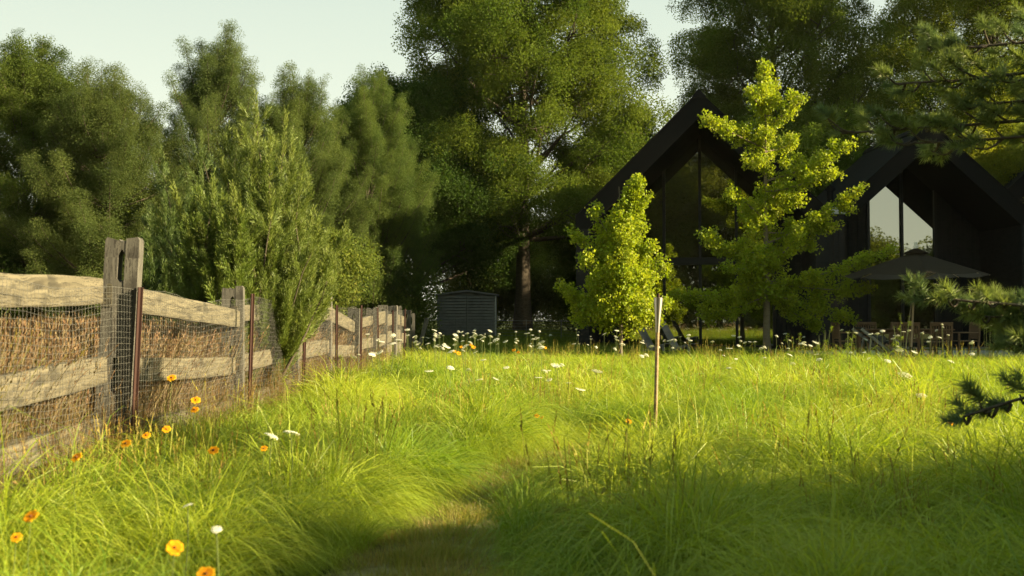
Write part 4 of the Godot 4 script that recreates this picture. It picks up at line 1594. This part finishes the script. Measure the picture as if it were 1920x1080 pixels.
func slat_lounger(label: String, at: Vector3, turn: float) -> void:
	var t := thing("slatted_lounge_chair", label, "chair", at, turn, "slatted lounge chairs by the first house")
	for k in 9:
		var x := -0.3 + k * 0.075
		barpart("back_slat", Vector3(x, 0.22, 0.02), Vector3(x * 0.86, 1.02, -0.42), 0.055, 0.02, M.grey_wood, t, 0.004, Vector3.BACK)
		barpart("seat_slat", Vector3(x, 0.24, 0.06), Vector3(x, 0.36, 0.6), 0.055, 0.02, M.grey_wood, t, 0.004)
	for y in [0.45, 0.85]:
		var u: float = (y - 0.22) / 0.8
		barpart("brace", Vector3(-0.34, y - 0.02, 0.0 - 0.44 * u), Vector3(0.34, y - 0.02, 0.0 - 0.44 * u), 0.03, 0.06, M.grey_wood, t)
	for s in [-1, 1]:
		barpart("leg", Vector3(s * 0.34, 0.0, 0.56), Vector3(s * 0.34, 0.33, 0.5), 0.04, 0.07, M.grey_wood, t)
		barpart("leg", Vector3(s * 0.34, 0.0, -0.45), Vector3(s * 0.34, 0.3, 0.45), 0.035, 0.08, M.grey_wood, t)


func make_furniture() -> void:
	rng.seed = 46
	slat_lounger("slatted wooden lounge chair nearer the small ginkgo trunk", Vector3(4.12, ground(4.1, -29.3), -29.3), deg_to_rad(62))
	slat_lounger("slatted wooden lounge chair right of the garden torch", Vector3(4.86, ground(4.8, -29.3), -29.3), deg_to_rad(62))
	var y := 0.064
	# table and chairs
	var t := thing("garden_table", "long wooden table on the terrace under the parasol", "table", Vector3(10.55, y, -26.6))
	for k in 6:
		barpart("top_board", Vector3(-1.2, 0.73, -0.42 + k * 0.168), Vector3(1.2, 0.73, -0.42 + k * 0.168), 0.16, 0.03, M.teak, t)
	for sx in [-1, 1]:
		for sz in [-1, 1]:
			boxpart("leg", Vector3(sx * 1.05 - 0.04, 0, sz * 0.36 - 0.04), Vector3(sx * 1.05 + 0.04, 0.715, sz * 0.36 + 0.04), M.teak, t)
		barpart("apron", Vector3(sx * 1.05, 0.66, -0.31), Vector3(sx * 1.05, 0.66, 0.31), 0.03, 0.09, M.teak, t)
	for sz in [-1, 1]:
		barpart("apron", Vector3(-1.0, 0.66, sz * 0.36), Vector3(1.0, 0.66, sz * 0.36), 0.03, 0.09, M.teak, t)
	garden_chair("wooden slat-back chair at the table, nearest the parasol pole", Vector3(10.25, y, -25.75), PI)
	garden_chair("wooden slat-back chair at the table's near side, right of the pole", Vector3(11.1, y, -25.75), PI)
	garden_chair("wooden armchair seen sideways at the table's right end", Vector3(12.2, y, -26.6), -PI / 2)
	garden_chair("wooden chair on the far side of the table", Vector3(10.0, y, -27.5), 0.0)
	garden_chair("wooden chair on the table's far side behind the pole", Vector3(11.0, y, -27.5), 0.0)
	garden_chair("wooden chair at the table's left end behind the lounger", Vector3(9.05, y, -26.6), PI / 2)
	# parasol
	var u := thing("parasol", "dark grey octagonal parasol with white finial over the terrace table", "parasol", Vector3(10.1, y, -24.9))
	var lean := Vector3(0.14, 0, 0)
	var hub := Vector3(0, 2.7, 0) + lean
	var rim := 2.12
	for k in 8:
		var a0 := TAU * k / 8.0 + 0.25
		var a1 := TAU * (k + 1) / 8.0 + 0.25
		var b := MB.new()
		for r in 6:
			for s in 4:
				var c := []
				for e in [[r, s], [r + 1, s], [r + 1, s + 1], [r, s + 1]]:
					var f: float = e[0] / 6.0
					var g: float = e[1] / 4.0
					var rad := 0.06 + 1.68 * f
					var p0 := Vector3(cos(a0), 0, sin(a0)) * rad
					var p1 := Vector3(cos(a1), 0, sin(a1)) * rad
					var p := p0.lerp(p1, g)
					p.y = lerpf(hub.y, rim, f) - 0.05 * sin(PI * g) * f
					c.append(p + lean)
				b.quad(c[0], c[3], c[2], c[1])
		var pn := part("canopy_panel", b.mesh(), M.canvas, u)
		var rb := MB.new()
		rb.tube([hub + Vector3(0, -0.06, 0), Vector3(cos(a0), 0, sin(a0)) * 0.9 + lean + Vector3(0, lerpf(hub.y, rim, 0.5) - 0.03, 0), Vector3(cos(a0), 0, sin(a0)) * 1.72 + lean + Vector3(0, rim - 0.015, 0)], [0.011, 0.011, 0.009], 6)
		part("rib", rb.mesh(), M.pole_wood, u)
		var st := MB.new()
		st.tube([Vector3(0, 1.95, 0) + lean * 0.75, Vector3(cos(a0), 0, sin(a0)) * 0.9 + lean + Vector3(0, lerpf(hub.y, rim, 0.5) - 0.04, 0)], [0.009, 0.009], 5)
		part("strut", st.mesh(), M.pole_wood, u)
	var vc := MB.new()
	vc.lathe([Vector2(0.34, 2.66), Vector2(0.2, 2.74), Vector2(0.05, 2.8)], 8, lean)
	part("vent_cap", vc.mesh(), M.canvas, u)
	var fn := MB.new()
	fn.lathe([Vector2(0.02, 2.79), Vector2(0.055, 2.82), Vector2(0.06, 2.85), Vector2(0.03, 2.89), Vector2(0.045, 2.91), Vector2(0.045, 2.94), Vector2(0.01, 2.97)], 14, lean)
	part("finial", fn.mesh(), M.white_paint, u)
	var pl := MB.new()
	pl.tube([Vector3(-0.02, 0.02, 0), lean + Vector3(0, 2.74, 0)], [0.026, 0.024], 12)
	part("pole", pl.mesh(), M.pole_wood, u)
	var bs := MB.new()
	bs.lathe([Vector2(0.3, 0.0), Vector2(0.3, 0.05), Vector2(0.05, 0.09), Vector2(0.045, 0.3)], 20)
	part("base", bs.mesh(), M.frame, u, Vector3(-0.01, 0, 0))
	var lp := thing("leaning_pole", "pale slender pole leaning beside the parasol pole", "pole", Vector3(9.85, y, -24.75))
	pl = MB.new()
	pl.tube([Vector3(0, 0, 0), Vector3(0.24, 1.55, -0.04)], [0.022, 0.02], 10)
	part("shaft", pl.mesh(), M.pale_bark, lp)
	# folded recliner with dark straps
	var rc := thing("recliner", "reclining wooden lounger with dark straps tipped up before the table", "lounger", Vector3(8.75, ground(8.75, -23.4), -23.4), 0.0)
	for s in [-1, 1]:
		barpart("side_rail", Vector3(-0.55, 0.86, s * 0.3), Vector3(0.5, 0.02, s * 0.3), 0.04, 0.07, M.grey_wood, rc)
		barpart("leg", Vector3(-0.42, 0.0, s * 0.26), Vector3(-0.3, 0.66, s * 0.26), 0.04, 0.05, M.grey_wood, rc)
		barpart("front_rail", Vector3(0.0, 0.5, s * 0.34), Vector3(0.68, 0.0, s * 0.34), 0.035, 0.06, M.teak, rc)
	for k in 9:
		var f := k / 8.0
		var p := Vector3(-0.5, 0.86, 0).lerp(Vector3(0.3, 0.22, 0), f)
		barpart("strap", p + Vector3(0.02, 0.02, -0.3), p + Vector3(0.02, 0.02, 0.3), 0.06, 0.014, M.cushion, rc, 0.004, Vector3(0.6, 0.8, 0))
	var cu := MB.new()
	cu.tube([Vector3(-0.05, 0.62, -0.3), Vector3(-0.05, 0.62, 0.3)], [0.085, 0.085], 14)
	part("headrest", cu.mesh(), M.cushion, rc)
	var loop := MB.new()
	var lpth := []
	var lrad := []
	for k in 13:
		var a := PI * k / 12.0
		lpth.append(Vector3(0.12 + 0.2 * sin(a), 0.62 - 0.12 * (1 - cos(a)), 0.36))
		lrad.append(0.018)
	loop.tube(lpth, lrad, 8)
	part("armrest", loop.mesh(), M.grey_wood, rc)


# ---------------------------------------------------------------- flowers and weeds
func umbel(r: float, dome: float) -> ArrayMesh:
	var b := MB.new()
	for k in 46:
		var q := sqrt((k + 0.5) / 46.0)
		var an := k * 2.39996
		var c := Vector3(cos(an) * q * r, dome * (1 - q * q) + rnd(-0.003, 0.003), sin(an) * q * r)
		var s := r * rnd(0.13, 0.19)
		var tilt := Vector3(cos(an) * 0.35 * q, 1, sin(an) * 0.35 * q).normalized()
		var bs := along(tilt, rnd(0, TAU))
		var g := rnd(0.85, 1.05)
		var col := Color(0.78 * g, 0.76 * g, 0.62 * g)
		for e in 5:
			var a0 := TAU * e / 5.0
			var a1 := TAU * (e + 1) / 5.0
			b.tri(c + tilt * s * 0.35, c + bs * Vector3(cos(a0) * s, 0, sin(a0) * s), c + bs * Vector3(cos(a1) * s, 0, sin(a1) * s), col)
		if k % 3 == 0:
			var side := Vector3(-sin(an), 0, cos(an)) * 0.0016
			var low := Vector3(0, -r * 0.8, 0)
			b.tri(low - side, c, low + side, Color(0.16, 0.2, 0.05))
	return b.mesh(false, true)


func daisy(r: float, petals: int) -> ArrayMesh:
	var b := MB.new()
	for k in petals:
		var a := TAU * k / petals + rnd(-0.1, 0.1)
		var x := Vector3(cos(a), rnd(-0.1, 0.22), sin(a))
		var z := Vector3(-sin(a), 0, cos(a))
		var g := rnd(0.85, 1.1)
		var c0 := Color(0.72 * g, 0.27 * g, 0.008)
		var c1 := Color(0.82 * g, 0.42 * g, 0.015)
		var w := r * 0.36
		var p := [x * r * 0.12 - z * w * 0.3, x * r * 0.12 + z * w * 0.3, x * r * 0.72 + z * w, x * r + z * w * 0.35 + Vector3(0, -0.004, 0), x * r * 0.93, x * r - z * w * 0.35 + Vector3(0, -0.004, 0), x * r * 0.72 - z * w]
		b.quad(p[0], p[6], p[2], p[1], c0)
		b.quad(p[6], p[5], p[4], p[2], c1)
		b.tri(p[2], p[4], p[3], c1)
	return b.mesh(false, true)


func make_flowers() -> void:
	rng.seed = 620
	var heads := [umbel(0.05, 0.012), umbel(0.045, 0.02), umbel(0.055, -0.006), umbel(0.04, 0.03)]
	var dome := MB.new()
	dome.lathe([Vector2(0.003, -0.002), Vector2(0.0055, 0.001), Vector2(0.0045, 0.005), Vector2(0.001, 0.006)], 10)
	var eye := dome.mesh()
	var eye_mat := plain(lin(0.1, 0.035, 0.01), 0.9)
	var stem_mat := plain(lin(0.1, 0.13, 0.03), 0.7)
	var daisies := [daisy(0.026, 8), daisy(0.03, 8), daisy(0.023, 7)]
	var stems := {}
	var stem_mesh := func(h: float, r: float) -> Mesh:
		var key := "%d_%d" % [int(h * 20), int(r * 10000)]
		if not stems.has(key):
			var b := MB.new()
			var hh := int(h * 20) / 20.0
			b.tube([Vector3(0.03, -hh, 0.02), Vector3(0.02, -hh * 0.6, 0), Vector3(-0.008, -hh * 0.25, 0.0), Vector3(0, 0, 0)], [r * 1.4, r * 1.2, r, r], 5)
			stems[key] = b.mesh()
		return stems[key]
	var lace := func(x: float, d: float, h: float, s: float, label: String, group: String, form := 0) -> void:
		var g := on_ground(x, d)
		var t := thing("lace_flower", label, "flower", g, rnd(0, TAU), group)
		var st: Mesh = stem_mesh.call(h, 0.0022)
		var top := Vector3(0, int(h * 20) / 20.0 - 0.02, 0)
		part("stem", st, stem_mat, t, top)
		var tilt := along(Vector3(rnd(-0.5, 0.5), 1, rnd(-0.5, 0.5)), rnd(0, TAU), s)
		part("flower_head", heads[form], M.petal, t, top + Vector3(0, 0.03 * s, 0), tilt)
	# a drift beside the far half of the fence, thinning out towards the houses
	var zones := [
		[76, 11.0, 21.0, -2.0, 0.6, 0.6, 0.86, "white lace flower in the drift beside the far fence posts", "white drift by the fence"],
		[30, 20.0, 26.0, -2.4, 2.6, 0.55, 0.85, "white lace flower at the shaded lawn edge before the shed", "white flowers before the shed"],
		[40, 12.0, 22.0, 0.8, 6.5, 0.5, 0.72, "white lace flower in the sunlit grass before the small ginkgo", "white flowers before the ginkgo"],
		[18, 21.0, 25.0, 3.0, 7.8, 0.5, 0.75, "white lace flower in front of the slatted lounge chairs", "white flowers before the lounge chairs"],
		[22, 19.0, 23.0, 7.0, 9.4, 0.55, 0.85, "white lace flower in front of the tipped recliner", "white flowers before the recliner"],
		[16, 17.0, 21.0, 8.6, 10.4, 0.75, 1.02, "white lace flower in the tall clump right of the parasol", "white clump by the parasol"],
		[16, 8.8, 12.0, -1.2, 0.9, 0.42, 0.6, "white lace flower in the sunlit grass between fence and torch", "white flowers between fence and torch"],
		[9, 9.0, 15.0, 1.6, 6.5, 0.45, 0.6, "white lace flower scattered low in the sunlit meadow", "white flowers in the meadow"],
	]
	for z in zones:
		for k in z[0]:
			var s := rnd(0.5, 1.15)
			var form := rng.randi() % 4
			var look: String = ("small " if s < 0.72 else "mid-sized " if s < 0.95 else "large ") + ["flat-topped ", "domed ", "cupped ", "round "][form]
			lace.call(rnd(z[3], z[4]), rnd(z[1], z[2]), rnd(z[5], z[6]), s, look + z[7], z[8], form)
	# single ones near the viewpoint
	lace.call(-1.05, 4.7, 0.5, 0.8, "white lace flower amid the near orange flowers, larger of two side by side", "")
	lace.call(-1.12, 4.6, 0.5, 0.7, "white lace flower amid the near orange flowers, smaller of two side by side", "")
	lace.call(-1.13, 3.45, 0.42, 0.38, "small round white flower low in the shaded grass below the rails", "")
	lace.call(-0.82, 2.75, 0.45, 0.3, "white flower drooping in the near shaded grass beside the path", "")
	lace.call(4.1, 10.3, 0.45, 1.5, "broad white flower head alone in the grass left of the pine twig", "")
	lace.call(3.4, 8.2, 0.4, 0.9, "flat white flower just above the dark pine twig's leaves", "")
	var orange := func(x: float, d: float, h: float, s: float, label: String, group := "", face := Vector3(0, 0.75, 0.7)) -> void:
		var t := thing("orange_flower", label, "flower", on_ground(x, d), 0.0, group)
		var top := Vector3(0, int(h * 20) / 20.0 - 0.02, 0)
		part("stem", stem_mesh.call(h, 0.0013), stem_mat, t, top)
		var bs := along(face + Vector3(rnd(-0.4, 0.4), 0, 0), rnd(0, TAU), s)
		var hd := part("flower_head", daisies[rng.randi() % 3], M.petal, t, top, bs)
		part("eye", eye, eye_mat, hd)
	orange.call(-1.83, 5.3, 0.75, 1.0, "topmost orange flower standing against the lower fence rail")
	orange.call(-1.86, 5.8, 0.6, 1.0, "orange flower just below the topmost one, upper of a pair")
	orange.call(-1.84, 5.72, 0.55, 1.0, "orange flower lower of the pair right of the rusty stake")
	orange.call(-1.75, 5.0, 0.5, 0.8, "small orange flower right of the near fence post's foot")
	orange.call(-1.74, 4.7, 0.5, 0.8, "orange flower close beside the near fence post's foot")
	orange.call(-1.72, 4.4, 0.5, 1.1, "orange flower in front of the rusty stake's foot")
	orange.call(-1.63, 3.7, 0.55, 1.0, "orange flower before the lowest fence rail")
	orange.call(-1.39, 4.6, 0.45, 1.2, "roundest orange flower in the grass right of the stake")
	orange.call(-1.18, 4.7, 0.45, 0.8, "small orange flower beside the pair of white ones")
	orange.call(-1.36, 2.8, 0.5, 0.75, "orange flower at the near lower corner, larger of two")
	orange.call(-1.38, 2.76, 0.47, 0.7, "orange flower at the near lower corner, smaller of two")
	orange.call(-0.8, 2.35, 0.5, 0.7, "orange flower low in the shade left of the path")
	orange.call(-0.71, 2.3, 0.45, 0.75, "nearest orange flower at the bottom of the picture")
	orange.call(-0.69, 2.31, 0.44, 0.65, "orange flower touching the nearest one at the bottom")
	orange.call(2.75, 6.2, 0.4, 1.0, "yellow orange flower with dark eye under the pine twig")
	orange.call(0.2, 8.0, 0.3, 0.8, "orange flower at the far bend of the path")
	orange.call(0.24, 7.9, 0.3, 0.6, "tiny orange flower at the far bend of the path")
	orange.call(0.85, 7.2, 0.35, 0.9, "reddish orange flower in the grass left of the torch foot")
	for k in 9:
		orange.call(rnd(-1.5, 0.6), rnd(15, 19), rnd(0.55, 0.7), rnd(0.9, 1.4), "small orange flower among the white drift by the fence", "orange flowers in the white drift")
	# leafy weeds
	rng.seed = 640
	var leaf := leaf_cluster(12, 0.1, 0.1, 0.03, 0.2)
	var weeds := [[-2.1, 11.8, 0.55, 10, "leafy weed at the foot of the cedar"], [-1.95, 13.0, 0.6, 14, "leafy weed beside the fifth fence post"], [-1.75, 13.8, 0.6, 14, "bright leafy weed in front of the fence's middle bays"], [-1.6, 15.2, 0.55, 12, "leafy weed before the sixth fence post"], [5.35, 17.0, 0.95, 12, "tall dark upright weed left of the recliner"], [5.1, 17.8, 0.8, 8, "slim upright weed next to the tall dark one"], [6.2, 18.2, 0.9, 6, "thin weed stalk right before the tall ginkgo"], [7.9, 20.0, 1.15, 7, "tall feathery weed stalk before the recliner"], [6.8, 13.4, 0.45, 16, "low leafy clump behind the dark pine twig"], [7.3, 14.0, 0.5, 14, "low leafy clump at the meadow's right end"], [0.95, 26.0, 0.7, 5, "reddish dock stalk at the shaded lawn edge"], [-2.3, 10.6, 0.5, 10, "green weed under the cedar's low branches"]]
	for w in weeds:
		var t := thing("weed", w[4], "plant", on_ground(w[0], w[1]), 0.0, "weeds in the meadow")
		var b := MB.new()
		var xf := []
		var cs := []
		for k in 3 + w[3] / 3:
			var o := Vector3(rnd(-1, 1), 0, rnd(-1, 1)) * (0.22 if w[2] < 0.7 else 0.1)
			var h: float = w[2] * rnd(0.55, 1.05)
			var tip := o * 1.7 + Vector3(0, h, 0)
			b.tube([o * 0.4 - Vector3(0, 0.05, 0), o + Vector3(0, h * 0.5, 0), tip], [0.005, 0.004, 0.002], 5)
			for s in 6:
				var u := rnd(0.25, 1.0)
				xf.append(Transform3D(along(Vector3(rnd(-0.6, 0.6), 1, rnd(-0.6, 0.6)), rnd(0, TAU), rnd(0.35, 0.75) * (1.15 - 0.6 * u)), o.lerp(tip, u)))
				cs.append(Color(0.12, 0.18, 0.022).lerp(Color(0.22, 0.27, 0.035), rng.randf()))
		part("stem", b.mesh(), stem_mat, t)
		copies("leaves", leaf, M.leaf, t, xf, cs)


func _ready() -> void:
	rng.seed = 1
	flow.seed = 5
	flow.frequency = 0.32
	flow.fractal_octaves = 2
	lump.seed = 12
	lump.frequency = 0.06
	lump.fractal_octaves = 2
	make_view()
	make_materials()
	make_ground()
	make_houses()
	make_fence()
	make_trees()
	make_ginkgos()
	make_cedars()
	make_pine()
	make_offstage()
	make_shed()
	make_torch()
	make_furniture()
	make_grass()
	make_flowers()
